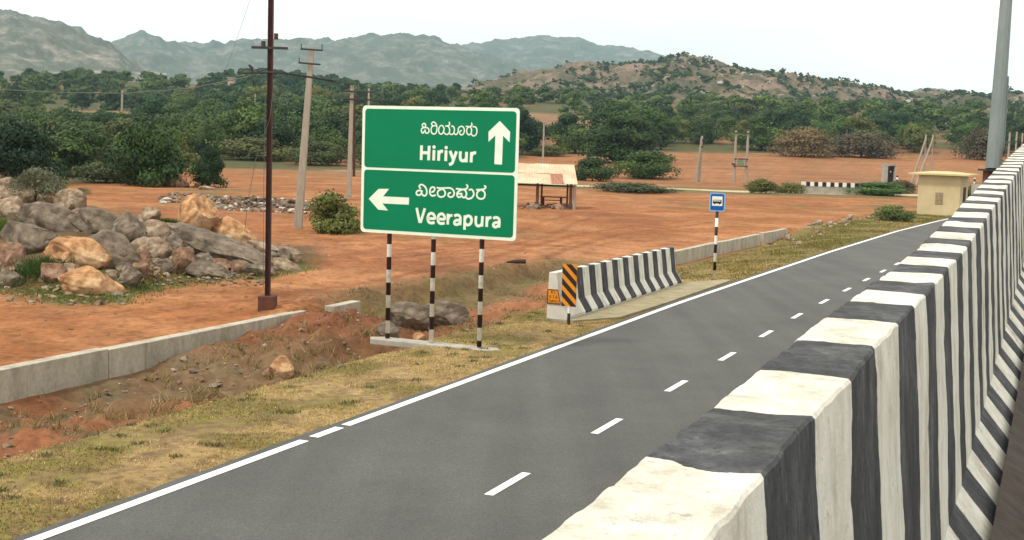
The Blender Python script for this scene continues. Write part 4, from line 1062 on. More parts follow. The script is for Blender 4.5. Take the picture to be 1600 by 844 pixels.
def catmull(P, n=7):
    if len(P) < 3: return P
    o = []; Q = [P[0]] + list(P) + [P[-1]]
    for i in range(1, len(Q) - 2):
        p0, p1, p2, p3 = [np.array(q, float) for q in Q[i - 1:i + 3]]
        for k in range(n):
            u = k / n; o.append(tuple(.5 * ((2 * p1) + (p2 - p0) * u + (2 * p0 - 5 * p1 + 4 * p2 - p3) * u * u + (3 * p1 - p0 - 3 * p2 + p3) * u ** 3)))
    o.append(tuple(P[-1])); return o
def ribbon(b_, P, w, o, U, V, Wd, th=.004, lift=0, smooth=True, round_=False):
    P = catmull(P) if smooth else P; P = [np.array(p, float) for p in P]; n_ = len(P); L = []; Rr = []
    for i in range(n_):
        d = P[min(i + 1, n_ - 1)] - P[max(i - 1, 0)]; d = d / (np.linalg.norm(d) + 1e-9); nv = np.array([-d[1], d[0]]) * w / 2
        k = 1.0
        L.append(P[i] + nv); Rr.append(P[i] - nv)
    Vt = []
    for lf in (lift, lift + th):
        for q in L + Rr: Vt.append(Vector(o) + U * float(q[0]) + V * float(q[1]) + Wd * lf)
    m_ = 2 * n_; Fc = []
    for i in range(n_ - 1):
        Fc += [(m_ + i, m_ + i + 1, m_ + n_ + i + 1, m_ + n_ + i), (i, n_ + i, n_ + i + 1, i + 1), (i, i + 1, m_ + i + 1, m_ + i), (n_ + i, m_ + n_ + i, m_ + n_ + i + 1, n_ + i + 1)]
    Fc += [(0, m_, m_ + n_, n_), (n_ - 1, 2 * n_ - 1, m_ + 2 * n_ - 1, m_ + n_ - 1)]
    b_.add(Vt, Fc)
    if round_:
        for q in (P[0], P[-1]):
            b_.prism([(q[0] + w / 2 * math.cos(a * math.pi / 6), q[1] + w / 2 * math.sin(a * math.pi / 6)) for a in range(12)], Vector(o) + Wd * (lift + .0004), U, V, Wd, th)
GLY = {'R': [[(0, 0), (0, 1)], [(0, 1), (.45, 1), (.6, .75), (.45, .5), (0, .5)], [(.3, .5), (.62, 0)]], 'C': [[(.62, .85), (.35, 1), (.05, .75), (.05, .25), (.35, 0), (.62, .15)]],
       '0': [[(.3, 0), (.05, .25), (.05, .75), (.3, 1), (.55, .75), (.55, .25), (.3, 0)]], '1': [[(.1, .8), (.35, 1), (.35, 0)]], 'A': [[(0, 0), (.32, 1), (.64, 0)], [(.12, .35), (.52, .35)]],
       'T': [[(0, 1), (.64, 1)], [(.32, 1), (.32, 0)]], 'O': [[(.3, 0), (.05, .25), (.05, .75), (.3, 1), (.58, .75), (.58, .25), (.3, 0)]], 'P': [[(.05, 0), (.05, 1)], [(.05, 1), (.5, 1), (.6, .75), (.5, .5), (.05, .5)]],
       'V': [[(0, 1), (.32, 0), (.64, 1)]], 'L': [[(.05, 1), (.05, 0), (.55, 0)]], 'N': [[(.03, 0), (.03, 1), (.6, 0), (.6, 1)]]}
tx = MB()
def put(word, x0, z0, h, adv, w):
    for i, ch in enumerate(word):
        for st in GLY[ch]: ribbon(tx, [(x0 + i * adv + p[0] * h * .72, z0 + p[1] * h) for p in st], w, (0, -.017, 0), EX, EZ, -EY, .003, 0, False)
put('RC', -.35, .555, .055, .055, .008); put('01A', -.385, .455, .07, .066, .009); put('TOPVLL', -.405, .362, .062, .042, .007)
tx.build('lettering', M['black_paint'], plate)

# hazard marker in front of the barrier end
hz = thing('hazard_marker', 'orange and black diagonal striped hazard marker in front of the barrier end', 'hazard marker', rd(15.42, .90), -RA)
pb = MB(); pb.tube([(0, .03, -.1), (0, .03, 1.15)], .032, 12); pb.build('post', banded('marker_post', .5, .28, c2=(.03, .028, .032)), hz)
PB = MB(); HW, H0, H1 = .155, .36, 1.20; PB.box((0, 0, (H0 + H1) / 2), (2 * HW, .012, H1 - H0)); PB.build('board', M['orange'], hz, False, .003)
sb = MB(); W_ = .105
def clipx(poly, lo, hi):
    def cl(P, ax, v, sg):
        o = []
        for i in range(len(P)):
            a, b_ = P[i], P[(i + 1) % len(P)]; ia = sg * (a[ax] - v) >= 0; ib = sg * (b_[ax] - v) >= 0
            if ia: o.append(a)
            if ia != ib:
                u = (v - a[ax]) / (b_[ax] - a[ax]); o.append((a[0] + (b_[0] - a[0]) * u, a[1] + (b_[1] - a[1]) * u))
        return o
    for ax, v, sg in ((1, lo, 1), (1, hi, -1)):
        if poly: poly = cl(poly, ax, v, sg)
    return poly
for k in range(-2, 6):
    zc = H0 + .05 + k * .235
    q = clipx([(-HW, zc + .155), (HW, zc - .155), (HW, zc - .155 + .125), (-HW, zc + .155 + .125)], H0, H1)
    if q and len(q) > 2: sb.prism(q, (0, -.0065, 0), EX, EZ, EY, -.003)
sb.build('stripes', M['black_paint'], hz)

# ================================================================== GREEN DIRECTION SIGN
SS = 11.78
sg = thing('road_sign', 'large green direction sign to Hiriyur and Veerapura on striped posts', 'road sign', rd(SS, 2.1, -.02), -RA)
so = Vector(sg.location)
def onboard(px, py, back=.10):
    """photo pixel -> (x, z) on the board, whose face lies back metres in front of the posts"""
    d = ray(px, py); po = so - T2 * back; k = (po - EYE).dot(T2) / d.dot(T2); p = EYE + d * k - so
    return (-p.dot(N2), p.z)
c4 = [onboard(*q) for q in ((568, 163), (814, 171), (804, 377), (562, 362))]
x0 = (c4[0][0] + c4[3][0]) / 2; x1 = (c4[1][0] + c4[2][0]) / 2; z1 = (c4[0][1] + c4[1][1]) / 2; z0 = (c4[2][1] + c4[3][1]) / 2
def rrect(xa, za, xb, zb, r, n=6):
    o = []
    for cx, cz, a0 in ((xb - r, zb - r, 0), (xa + r, zb - r, 90), (xa + r, za + r, 180), (xb - r, za + r, 270)):
        o += [(cx + r * math.cos(R(a0 + 90 * i / n)), cz + r * math.sin(R(a0 + 90 * i / n))) for i in range(n + 1)]
    return o
YB = -.10
b1 = MB(); b1.prism(rrect(x0, z0, x1, z1, .07), (0, YB, 0), EX, EZ, EY, .012); b1.build('board', M['sign_white'], sg)
def pbox(pts):
    q = [onboard(540 + a / 3.517, 140 + b_ / 3.517) for a, b_ in pts]
    return (min(q[0][0], q[3][0]) * .5 + max(q[0][0], q[3][0]) * .5, (q[2][1] + q[3][1]) / 2, (q[1][0] + q[2][0]) / 2, (q[0][1] + q[1][1]) / 2)
xa, za, xb, zb = pbox([(122, 97), (940, 127), (920, 462), (112, 420)]); xa2, za2, xb2, zb2 = pbox([(110, 436), (922, 477), (902, 810), (97, 765)])
mg = .055; split = (za + zb2) / 2
g1 = MB(); g1.prism(rrect(x0 + mg, split + mg * .38, x1 - mg, z1 - mg, .06), (0, YB - .0002, 0), EX, EZ, EY, -.003); g1.build('upper_panel', M['sign_green'], sg)
g2 = MB(); g2.prism(rrect(x0 + mg, z0 + mg, x1 - mg, split - mg * .38, .06), (0, YB - .0002, 0), EX, EZ, EY, -.003); g2.build('lower_panel', M['sign_green'], sg)
LY = YB - .0036
def lettering(name, strokes, ox, oy, sc, w, dots=(), polys=()):
    b_ = MB(); wm = w / sc * so.y / F * 1.0
    for i, st in enumerate(strokes):
        P_ = [onboard(ox + a / sc, oy + c_ / sc) for a, c_ in st]
        ribbon(b_, P_, wm, (0, LY, 0), EX, EZ, -EY, .0016 + .0003 * (i % 4), 0, True, round_=name.startswith('local'))
    for a, c_ in dots:
        q = onboard(ox + a / sc, oy + c_ / sc); r_ = wm * .58
        b_.prism([(q[0] + r_ * math.cos(k * math.pi / 8), q[1] + r_ * math.sin(k * math.pi / 8)) for k in range(16)], (0, LY, 0), EX, EZ, EY, -.002)
    for P_ in polys: b_.prism([onboard(ox + a / sc, oy + c_ / sc) for a, c_ in P_], (0, LY, 0), EX, EZ, EY, -.002)
    return b_.build(name, M['sign_white'], sg)
lettering('local_script_lettering', [
 [(240, 268), (225, 295), (205, 285), (196, 255), (205, 222), (235, 206), (275, 206), (305, 216), (322, 245), (318, 280), (295, 297), (268, 290), (258, 265), (258, 245)],
 [(235, 206), (215, 182), (215, 152), (238, 137), (262, 150), (266, 176), (255, 198), (245, 210)],
 [(376, 168), (364, 142), (382, 118), (410, 117), (438, 146), (452, 200), (450, 260), (430, 300), (400, 312), (370, 295), (356, 250), (362, 207), (385, 180), (425, 174)],
 [(502, 182), (525, 170), (555, 187), (570, 225), (560, 275), (530, 312), (500, 305), (482, 270), (483, 225), (502, 182)], [(560, 275), (575, 295), (600, 316), (632, 314), (654, 290), (662, 245), (650, 200), (628, 182)],
 [(598, 180), (640, 174), (662, 150), (655, 118)], [(654, 290), (675, 314), (706, 316), (732, 290), (741, 235), (726, 190), (695, 182)],
 [(732, 290), (755, 318), (785, 310), (803, 270), (806, 222), (830, 192), (870, 187), (898, 217), (904, 270), (884, 314), (850, 324), (828, 302), (832, 268), (855, 256)],
 [(935, 184), (990, 190), (1028, 170), (1025, 132)], [(992, 192), (960, 207), (942, 250), (952, 303), (985, 324), (1014, 300), (1023, 250), (1012, 207), (985, 192)], [(1014, 300), (1036, 334), (1066, 342), (1098, 320), (1112, 262), (1100, 208), (1070, 192), (1048, 192)]],
 640, 180, 10.55, 21)
lettering('local_script_lettering', [
 [(160, 135), (142, 108), (162, 82), (200, 88), (235, 122), (254, 180), (244, 230), (215, 244), (188, 226), (178, 192)], [(178, 192), (162, 226), (127, 235), (102, 215), (107, 182), (140, 166), (185, 175)],
 [(328, 190), (358, 175), (370, 135), (345, 116), (315, 130), (299, 170), (305, 220), (335, 245), (378, 235)],
 [(408, 126), (450, 132), (540, 130), (600, 132), (643, 165), (655, 215), (635, 253), (600, 264), (570, 245), (572, 212), (600, 200)], [(470, 146), (425, 170), (411, 210), (430, 250), (470, 262), (510, 245), (524, 205), (505, 160), (470, 146)],
 [(690, 140), (740, 147), (800, 150), (842, 134), (851, 104), (838, 85)], [(770, 155), (720, 178), (696, 215), (706, 255), (735, 264), (762, 242), (762, 212)], [(762, 242), (790, 270), (820, 258), (835, 220), (825, 177), (800, 155)],
 [(820, 258), (855, 288), (908, 275), (940, 230), (935, 182), (910, 152), (878, 157)], [(712, 212), (762, 214)],
 [(985, 156), (1050, 152), (1100, 142), (1117, 112), (1100, 100)], [(1050, 156), (1005, 180), (986, 225), (1000, 270), (1045, 290), (1090, 275), (1105, 230), (1095, 185), (1050, 156)]],
 640, 280, 9.375, 25)
lettering('latin_lettering', [[(200, 498), (192, 740)], [(325, 505), (315, 745)], [(197, 618), (320, 622)], [(405, 575), (398, 748)], [(485, 582), (480, 752)], [(484, 650), (500, 610), (528, 596), (552, 602)], [(603, 582), (597, 757)],
 [(668, 590), (727, 745)], [(775, 597), (728, 730), (700, 795), (652, 815)], [(840, 597), (836, 690), (852, 742), (892, 752), (925, 730), (940, 690)], [(942, 605), (935, 778)], [(1025, 607), (1015, 780)], [(1022, 675), (1042, 635), (1070, 622), (1097, 628)]],
 640, 180, 10.55, 50, dots=[(405, 526), (605, 536)])
lettering('latin_lettering', [[(105, 420), (152, 640)], [(226, 428), (160, 640)], [(268, 572), (362, 578), (366, 540), (340, 506), (308, 502), (280, 525), (268, 572), (278, 620), (312, 643), (368, 636)],
 [(416, 580), (508, 586), (513, 548), (488, 514), (456, 510), (428, 533), (416, 580), (426, 628), (460, 651), (516, 644)], [(565, 507), (560, 665)], [(566, 585), (588, 540), (628, 530)],
 [(655, 540), (695, 526), (733, 540), (746, 580), (740, 675)], [(742, 602), (690, 602), (660, 625), (664, 657), (698, 666), (740, 640)], [(812, 530), (805, 742)], [(815, 575), (850, 540), (893, 552), (910, 600), (893, 652), (855, 672), (812, 652)],
 [(976, 540), (971, 632), (988, 678), (1026, 684), (1060, 655)], [(1070, 542), (1060, 695)], [(1135, 547), (1130, 700)], [(1136, 618), (1158, 572), (1200, 562)],
 [(1225, 575), (1265, 561), (1303, 575), (1316, 615), (1310, 710)], [(1312, 637), (1260, 637), (1230, 660), (1234, 692), (1268, 701), (1310, 675)]],
 640, 280, 9.375, 41)
def flat_poly(name, P_):
    b_ = MB(); b_.prism([onboard(540 + a / 3.517, 140 + c_ / 3.517) for a, c_ in P_], (0, LY, 0), EX, EZ, EY, -.002); b_.build(name, M['sign_white'], sg)
flat_poly('up_arrow', [(848, 173), (905, 233), (902, 290), (866, 254), (860, 413), (818, 410), (824, 252), (786, 288), (786, 232)])
flat_poly('left_arrow', [(128, 600), (182, 546), (240, 546), (207, 587), (350, 594), (348, 633), (203, 626), (234, 665), (180, 660)])
for i, (px, py, ph) in enumerate([(602, 528, .366), (673, 534, .0), (752, 540, .346)]):
    g = gnd0(px, py, .02) - so; xx = -g.dot(N2)
    p_ = MB(); p_.tube([(0, 0, 0), (0, 0, z1 - .08)], .042, 14)
    o = p_.build('post', banded('sign_post_bands', .456, ph), sg, True); o.location = (xx, 0, .03); 
bk = MB(); 
for zz in (z0 + .35, (z0 + z1) / 2, z1 - .35): bk.box(((x0 + x1) / 2, -.065, zz), (x1 - x0 - .2, .045, .05))
bk.build('rear_rail', M['galv'], sg)
pw = MB(); e0, e1 = onboard(585, 533)[0] - .05, onboard(772, 541)[0] + .05
pw.prism([(e0, -.16), (e1 - .15, -.20), (e1 + .06, -.05), (e1 - .1, .16), (e0 + .1, .20), (e0 - .12, .05)], (0, 0, -.09), EX, EY, EZ, .105)
pw.build('concrete_plinth', M['concrete'], sg, False, .015)

# ================================================================== BUS STOP SIGN
bs_ = thing('bus_stop_sign', 'blue bus stop sign with white square on a striped post', 'bus stop sign', hit(1116, 431), -RA * .75)
kB = bs_.location.y / F
p_ = MB(); p_.tube([(0, 0, -.1), (0, 0, 1.95)], .045, 12); p_.build('post', banded('bus_post_bands', .50, .10), bs_, True)
zt, zb_ = 130 * kB, 101 * kB; hw = 12.2 * kB
q = MB(); q.prism(rrect(-hw, zb_, hw, zt, .05), (0, -.06, 0), EX, EZ, EY, .012); brd = q.build('board', M['pale_blue'], bs_)
q = MB(); q.prism(rrect(-hw + .035, zb_ + .035, hw - .035, zt - .035, .04), (0, -.0602, 0), EX, EZ, EY, -.003); q.build('blue_panel', M['sign_blue'], bs_)
zc = (zt + zb_) / 2 + .03; q = MB(); q.prism(rrect(-hw * .66, zc - .135, hw * .66, zc + .135, .01), (0, -.0634, 0), EX, EZ, EY, -.002); q.build('white_square', M['white_paint'], bs_)
q = MB(); w_ = hw * .56; zz = zc - .02
q.prism(rrect(-w_, zz - .05, w_, zz + .055, .022), (0, -.0656, 0), EX, EZ, EY, -.0015)
for xx in (-.6, .55): q.prism([(w_ * xx + .022 * math.cos(k * .5236), zz - .052 + .022 * math.sin(k * .5236)) for k in range(12)], (0, -.0658, 0), EX, EZ, EY, -.0018)
q.build('bus_symbol', M['black_paint'], bs_)
q = MB()
for k in range(4): q.prism(rrect(-w_ * .86 + k * w_ * .42, zz + .008, -w_ * .86 + k * w_ * .42 + w_ * .32, zz + .04, .006), (0, -.0677, 0), EX, EZ, EY, -.001)
q.build('bus_windows', M['white_paint'], bs_)

# ================================================================== RUSTY STEEL POLE
g = hit(418, 481)
rp = thing('steel_pole', 'dark rusty steel pole with cross arms on a square base beside the rock pile', 'utility pole', g)
k = g.y / F
bx = MB(); bx.box((0, 0, .02), (.34, .34, .46)); bx.build('base_block', M['rust_base'], rp, False, .02)
q = MB(); Hp = 7.6
for sx in (-1, 1): q.box((sx * .044, 0, Hp / 2), (.012, .11, Hp))
q.box((0, 0, Hp / 2), (.076, .012, Hp)); q.build('shaft', M['rust'], rp)
zA = (482 - 78) * k; zB = (482 - 117) * k
q = MB(); q.box((0, -.08, zA), (.72, .05, .05)); ca = q.build('cross_arm', M['dark_metal'], rp)
q = MB(); q.tube([(-.13, -.08, zA + .02), (-.13, -.08, zA + .13)], [.05, .04], 10); q.build('insulator', M['dark_metal'], ca)
q = MB(); q.tube([(-.60, .0, zB - .005), (0, -.07, zB + .02), (.32, -.02, zB + .015), (1.25, .6, zB - .085)], .022, 6); cb = q.build('cross_arm', M['dark_metal'], rp)
q = MB(); q.tube([(-.36, -.04, zB + .03), (-.36, -.04, zB + .10), (-.42, -.04, zB + .16)], [.03, .035, .02], 8)
for xx in (-.2, .15, .28): q.box((xx, -.04, zB + .025), (.07, .05, .05))
q.build('insulator', M['dark_metal'], cb)
q = MB(); q.box((.11, 0, (482 - 60) * k), (.07, .08, .12)); q.build('bracket', M['rust'], rp)
q = MB(); q.tube([(.10, -.075, zB - .1), (.02, -.09, zB - .9), (-.25, -.09, zB - 1.7), (-.42, -.05, zB - 2.6), (-.5, .1, zB - 3.2)], .006, 5)
q.tube([(-.07, -.08, zB), (-.09, -.08, 2.5), (-.07, -.08, .4)], .006, 5)
q.build('hanging_cable', M['wire'], rp)

# ================================================================== CONCRETE POLES
def conc_pole(px, base, top, lean_px, wpx0, wpx1, arms, label, group=None, mast=M['concrete_pole']):
    g = hit(px, base); k = g.y / F; h = (base - top) * k
    t_ = thing('utility_pole', label, 'utility pole', g, 0, group); L = lean_px * k
    q = MB(); V = []
    for z, w, xo in ((-.3, wpx0 * k, 0), (h, wpx1 * k, L)):
        V += [(xo + sx * w / 2, sy * w * .42, z) for sx, sy in ((-1, -1), (1, -1), (1, 1), (-1, 1))]
    q.add(V, [(0, 3, 2, 1), (4, 5, 6, 7), (0, 1, 5, 4), (1, 2, 6, 5), (2, 3, 7, 6), (3, 0, 4, 7)]); q.build('shaft', mast, t_, False, .02)
    for (ya, x0_, x1_, dy, pins) in arms:
        z = (base - ya) * k; xc = L * z / h; a = MB(); Ya = -wpx0 * k * .5
        a.tube([((x0_ - px) * k, Ya, z - (dy * k) * 0), ((x1_ - px) * k, Ya, z - dy * k)], .9 * k + .012, 6); ao = a.build('cross_arm', M['dark_metal'], t_)
        if pins:
            b_ = MB()
            for xp in pins: b_.tube([((xp - px) * k, Ya, z), ((xp - px) * k, Ya, z + 8 * k)], .45 * k + .008, 6)
            b_.build('insulator_pin', M['dark_metal'], ao)
    return t_, g, k
conc_pole(465, 356, 76, 18, 13, 7.5, [(80, 467, 501, 1.2, [468, 500]), (101, 464, 498, 2, [465]), ], 'leaning concrete pole with two cross arms beside the bright green bush', None)
conc_pole(545, 311, 132, 2, 7.5, 5, [(133, 536, 556, 0, None), (144.5, 536, 584, 0, None), (156, 536, 602, 1, None)], 'concrete pole with three long cross arms left of the green sign', None)
t_, g, k = conc_pole(553, 276, 150, -1, 4.0, 3.0, [], 'thin dark lattice pole right behind the concrete pole by the sign', None, M['rust'])
conc_pole(574, 268, 140, 0, 3.2, 2.6, [], 'distant concrete pole just above the corner of the green sign', None)
conc_pole(190, 192, 142, 1.0, 3.0, 2.6, [], 'pale thin pole standing among the trees at left', None)
conc_pole(200, 172, 154, 0, 2.0, 1.6, [], 'tiny far pole right of the pale thin pole', None)
conc_pole(397, 215, 148, 1.0, 2.6, 2.0, [], 'thin pale pole in the trees left of the rusty pole', None)
conc_pole(848, 258, 194, 0, 3.2, 2.4, [], 'thin pale pole standing behind the tin roof shelter', None)
conc_pole(895, 197, 172, 0, 1.6, 1.2, [], 'left one of two tiny far poles at the distant field', None)
conc_pole(889, 197, 174, 0, 1.6, 1.2, [], 'right one of two tiny far poles at the distant field', None)
conc_pole(1092, 284, 213, 2, 4, 3, [(219, 1090, 1096, 0, None), (230, 1090, 1096, 0, None)], 'upright member of the field pole pair left of the transformer', None)
conc_pole(1087, 284, 216, 6, 3, 2.4, [], 'inclined strut pole leaning on the upright field pole', None)
# transformer structure: two poles, platform, tank
g = hit(1156, 285); k = g.y / F
tr = thing('transformer_structure', 'two pole transformer platform in the ploughed field', 'transformer', g)
for sx in (-9.3, 9.3):
    q = MB(); q.tube([(sx * k, 0, -.2), (sx * k, 0, 80 * k)], [.19, .13], 8); q.build('pole', M['concrete_pole'], tr)
for z, w in ((25, 23), (36, 22), (76, 30)):
    q = MB(); q.box((0, -.2, z * k), (w * k, .12, 1.4 * k)); q.build('beam', M['dark_metal'], tr)
q = MB(); q.box((0, -.1, 30 * k), (9 * k, .5, 8 * k)); q.tube([(-2 * k, -.1, 33 * k), (-2 * k, -.1, 38 * k)], .08, 6); q.tube([(2 * k, -.1, 33 * k), (2 * k, -.1, 38 * k)], .08, 6); tk = q.build('tank', M['trafo_green'], tr)
q = MB(); q.box((-12 * k, -.2, 28 * k), (5 * k, .3, 2.5 * k)); q.build('switch_box', M['dark_metal'], tr)
# strutted poles
def strutted(x, ytop, xs, ybase, label, Y=158):
    k = Y / F; X = (x - 800) / F * Y; d = ray(x, ytop); topz = CH + d.z / d.y * Y; X = d.x / d.y * Y
    t_ = thing('strutted_pole', label, 'utility pole', (X, Y, gz1(X, Y))); h = topz - gz1(X, Y)
    q = MB(); q.tube([(0, 0, -.2), (0, 0, h)], [.15, .11], 8); q.build('pole', M['concrete_pole'], t_)
    q = MB(); q.tube([((xs - x) * k, -.6, -.2), (0, -.1, h * .93)], [.15, .11], 8); q.build('strut', M['concrete_pole'], t_)
strutted(1447, 210, 1425, 270, 'left strutted concrete pole above the yellow hut roof'); strutted(1458, 210, 1433, 270, 'right strutted concrete pole above the yellow hut roof', 156)
for i, (x, yt, lb) in enumerate([(1578, 207, 'pale pole just right of the lamp mast'), (1589, 206, 'pale pole second to the right of the lamp mast'), (1598, 208, 'pale pole at the right edge of the view')]):
    Y = 150; d = ray(x, yt); X = d.x / d.y * Y; zt_ = CH + d.z / d.y * Y
    q = MB(); zb0 = gz1(X, Y); q.tube([(0, 0, -.2), (0, 0, zt_ - zb0)], [.14, .11], 8); t_ = thing('utility_pole', lb, 'utility pole', (X, Y, zb0)); q.build('shaft', M['concrete_pole'], t_)
    q = MB(); q.box((0, -.1, zt_ - zb0 - 1.1), (.8, .1, .08)); q.build('cross_arm', M['dark_metal'], t_)
# overhead wires
def wire(pts_, r_, label):
    q = MB(); q.tube(pts_, r_, 5); return tag(q.build('overhead_wire', M['wire']), label, 'wire')
wire([at(-60, 137, 34), at(0, 140, 33), at(100, 145, 31), at(200, 146, 30), at(300, 138, 28.5), at(393, 119, 26)], .011, 'sagging grey wire from the rusty pole to the left edge')
def span(p, q, sag, r_, label, n=14):
    wire([Vector(p).lerp(Vector(q), i / n) - EZ * sag * 4 * (i / n) * (1 - i / n) for i in range(n + 1)], r_, label)
span(at(348, 122, 40), at(397, -20, 30), .05, .004, 'thin wire rising steeply left of the rusty pole')

# ================================================================== LAMP MAST
Lk = 19.0
lb0 = at(1552, 266, Lk); lm = thing('lamp_mast', 'grey galvanised lamp mast standing behind the striped barrier', 'lamp post', lb0)
lt = at(1577, -60, Lk + .3) - lb0
q = MB(); r0, r1 = 12.0 * Lk / F, 8.4 * Lk / F
q.tube([(0, 0, .02), (lt.x * .5, lt.y * .5, lt.z * .5), (lt.x, lt.y, lt.z), (lt.x * 2.0, lt.y * 2, lt.z * 2.0)], [r0, (r0 + r1) / 2, r1, r1 * .6], 12); q.build('shaft', M['galv'], lm, False)
q = MB(); q.tube([lt * .10 + Vector((r0 + .002, -.02, 0)), lt * .45 + Vector(((r0 + r1) / 2 + .006, -.02, 0))], .018, 8); q.build('conduit', M['galv'], lm)
q = MB(); q.box((0, 0, 0), (.34, .34, .03)); q.build('base_flange', M['dark_metal'], lm)
q = MB(); q.box((.02, .02, -.13), (.24, .24, .24)); q.build('anchor_block', M['rust_base'], lm)
q = MB(); q.box((.05, .05, -.25 - (lb0.z - .25) / 2 - .02), (.5, .5, lb0.z - .25 + .1)); q.build('pedestal', M['concrete'], lm)

# ================================================================== YELLOW HUT
g0 = hit(1432, 335); k = g0.y / F
hu = thing('bus_shelter_hut', 'small yellow plastered hut with flat slab roof and lattice vent', 'hut', g0, -R(28))
wx = 63 * k; dpt = 3.0; hh = 62 * k
q = MB(); q.box((wx / 2, dpt / 2, hh / 2 - .1), (wx, dpt, hh + .2)); q.build('walls', M['plaster'], hu, False, .01)
q = MB(); ov = .42; xa_, xb_ = -ov - .15, wx + ov + .15
V = [(xa_, -ov, 0), (xb_, -ov, 0), (xb_, dpt + ov, 0), (xa_, dpt + ov, 0), (xa_ + .02, -ov, .10), (xb_, -ov, .10), (xb_, dpt + ov, .10), (xa_, dpt + ov, .10), (wx * .25, dpt * .5, .24), (wx * .7, dpt * .5, .24)]
q.add([(a, b_, c_ + hh + .003) for a, b_, c_ in V], [(0, 3, 2, 1), (0, 1, 5, 4), (1, 2, 6, 5), (2, 3, 7, 6), (3, 0, 4, 7), (4, 5, 9, 8), (5, 6, 9), (6, 7, 8, 9), (7, 4, 8)])
q.build('roof_slab', M['plaster_slab'], hu)
q = MB(); zc = hh * .42; xc = wx * .515
q.box((xc, -.003, zc), (.46, .03, .72)); vt = q.build('vent', M['dark_hole'], hu)
q = MB()
for i in range(6): q.box((xc - .2 + i * .08, -.022, zc), (.022, .012, .70))
for i in range(9): q.box((xc, -.0225, zc - .32 + i * .08), (.44, .0125, .022))
q.build('lattice', M['plaster'], vt)
q = MB(); q.box((wx + .003, dpt * .55, hh * .36), (.03, 1.0, hh * .70)); q.build('doorway', M['dark_hole'], hu)

# ================================================================== TIN ROOF SHELTER AND BENCH
g0 = hit(868, 326); k = g0.y / F
sh = thing('open_shelter', 'open shed with sloping tin sheet roof on timber posts in the red yard', 'shelter', g0, R(-2))
def lx(px): return (px - 868) * k
zr, zf = (326 - 258) * k, (326 - 287) * k          # ridge and front eave
D1 = 1.7
posts = [(839, .1), (891, .1), (845, 1.6), (886, 1.6), (790, .1), (784, 1.6)]
for i, (px, dy) in enumerate(posts):
    q = MB(); q.tube([(lx(px), dy, -.2), (lx(px), dy, zf + (zr - zf) * (dy + .35) / (D1 + .35) - .05)], [.09 if dy < 1 else .06] * 2, 7); q.build('post', M['wood'], sh)
q = MB(); q.tube([(lx(897), .1, -.2), (lx(897), .1, zf - .05)], .1, 7); o = q.build('post', M['concrete_pole'], sh)
# corrugated sheets
m, t, b = mat('tin_sheet', .6, .4)
n = noise_node(t, .8, 7, rough=.7); n2 = noise_node(t, 3, 6, stretch=(6, 1, 1))
c = ramp(t, n.outputs['Fac'], [(.3, (.42, .27, .16)), (.52, (.60, .44, .30)), (.72, (.68, .54, .40))])
c = mix(t, c, ramp(t, n2.outputs['Fac'], [(.56, (1, 1, 1)), (.70, (.55, .33, .22))]), .5, 'MULTIPLY')
t.links.new(c, b.inputs['Base Color']); M['tin'] = m
M['tin_rust'] = simple('tin_rusted', (.24, .08, .05), (.42, .24, .16), 3, stretch=(8, 1, 1))
def sheet(xa, xb, ua, ub, m, dz=0.0, back=False):
    n_ = max(6, int((xb - xa) / .035)); V = []; Fc = []
    for i in range(n_ + 1):
        x = xa + (xb - xa) * i / n_; w = .016 * math.sin(x * 2 * math.pi / .15)
        for u in (ua, ub):
            if not back: y = -.35 + (D1 + .35) * u; z = zf - .02 + (zr - zf) * u
            else: y = D1 + 1.3 * u; z = zr - (zr - zf) * .8 * u
            xx = x + (lx(868) - x) * 0 + (u - .5) * -.22
            V.append((xx, y, z + w + dz))
    for i in range(n_): Fc.append((2 * i, 2 * i + 2, 2 * i + 3, 2 * i + 1))
    return V, Fc
xs_ = [lx(v_) for v_ in (780, 799, 818, 837, 857, 878, 897)]
rng3 = random.Random(3); first = True
for i in range(6):
    for (ua, ub) in ((0, .54), (.5, 1)):
        q = MB(); v, f = sheet(xs_[i] - .04, xs_[i + 1] + .04, ua, ub, None, .006 * (i % 2) + (.022 if ua > .1 else 0) + rng3.uniform(0, .02)); q.add(v, f)
        o = q.build('roof_sheet', M['tin_rust'] if (i == 4 and ua == 0) else M['tin'], sh)
        md = o.modifiers.new('thickness', 'SOLIDIFY'); md.thickness = .006
q = MB(); v, f = sheet(xs_[0], xs_[-1], 0, 1, None, .0, True); q.add(v, f); o = q.build('rear_roof_sheet', M['tin'], sh); md = o.modifiers.new('thickness', 'SOLIDIFY'); md.thickness = .006
q = MB(); q.box((lx(840), .1, zf - .13), (lx(897) - lx(784), .09, .10)); q.build('eave_beam', M['dark_wood'], sh)
bn = thing('bench', 'plain dark wooden bench under the tin roof shelter', 'bench', g0 + Vector((0, .9, 0)), R(-2))
q = MB(); q.box(((lx(845) + lx(886)) / 2, 0, .62), (lx(887) - lx(844), .35, .06)); q.build('seat', M['wood'], bn)
for px in (849, 877):
    q = MB(); q.box((lx(px), 0, .24), (.14, .3, .72)); q.build('leg', M['dark_wood'], bn)
q = MB(); q.box(((lx(849) + lx(877)) / 2, .12, .42), (lx(877) - lx(849) - .16, .05, .05)); q.build('rail', M['wood'], bn)

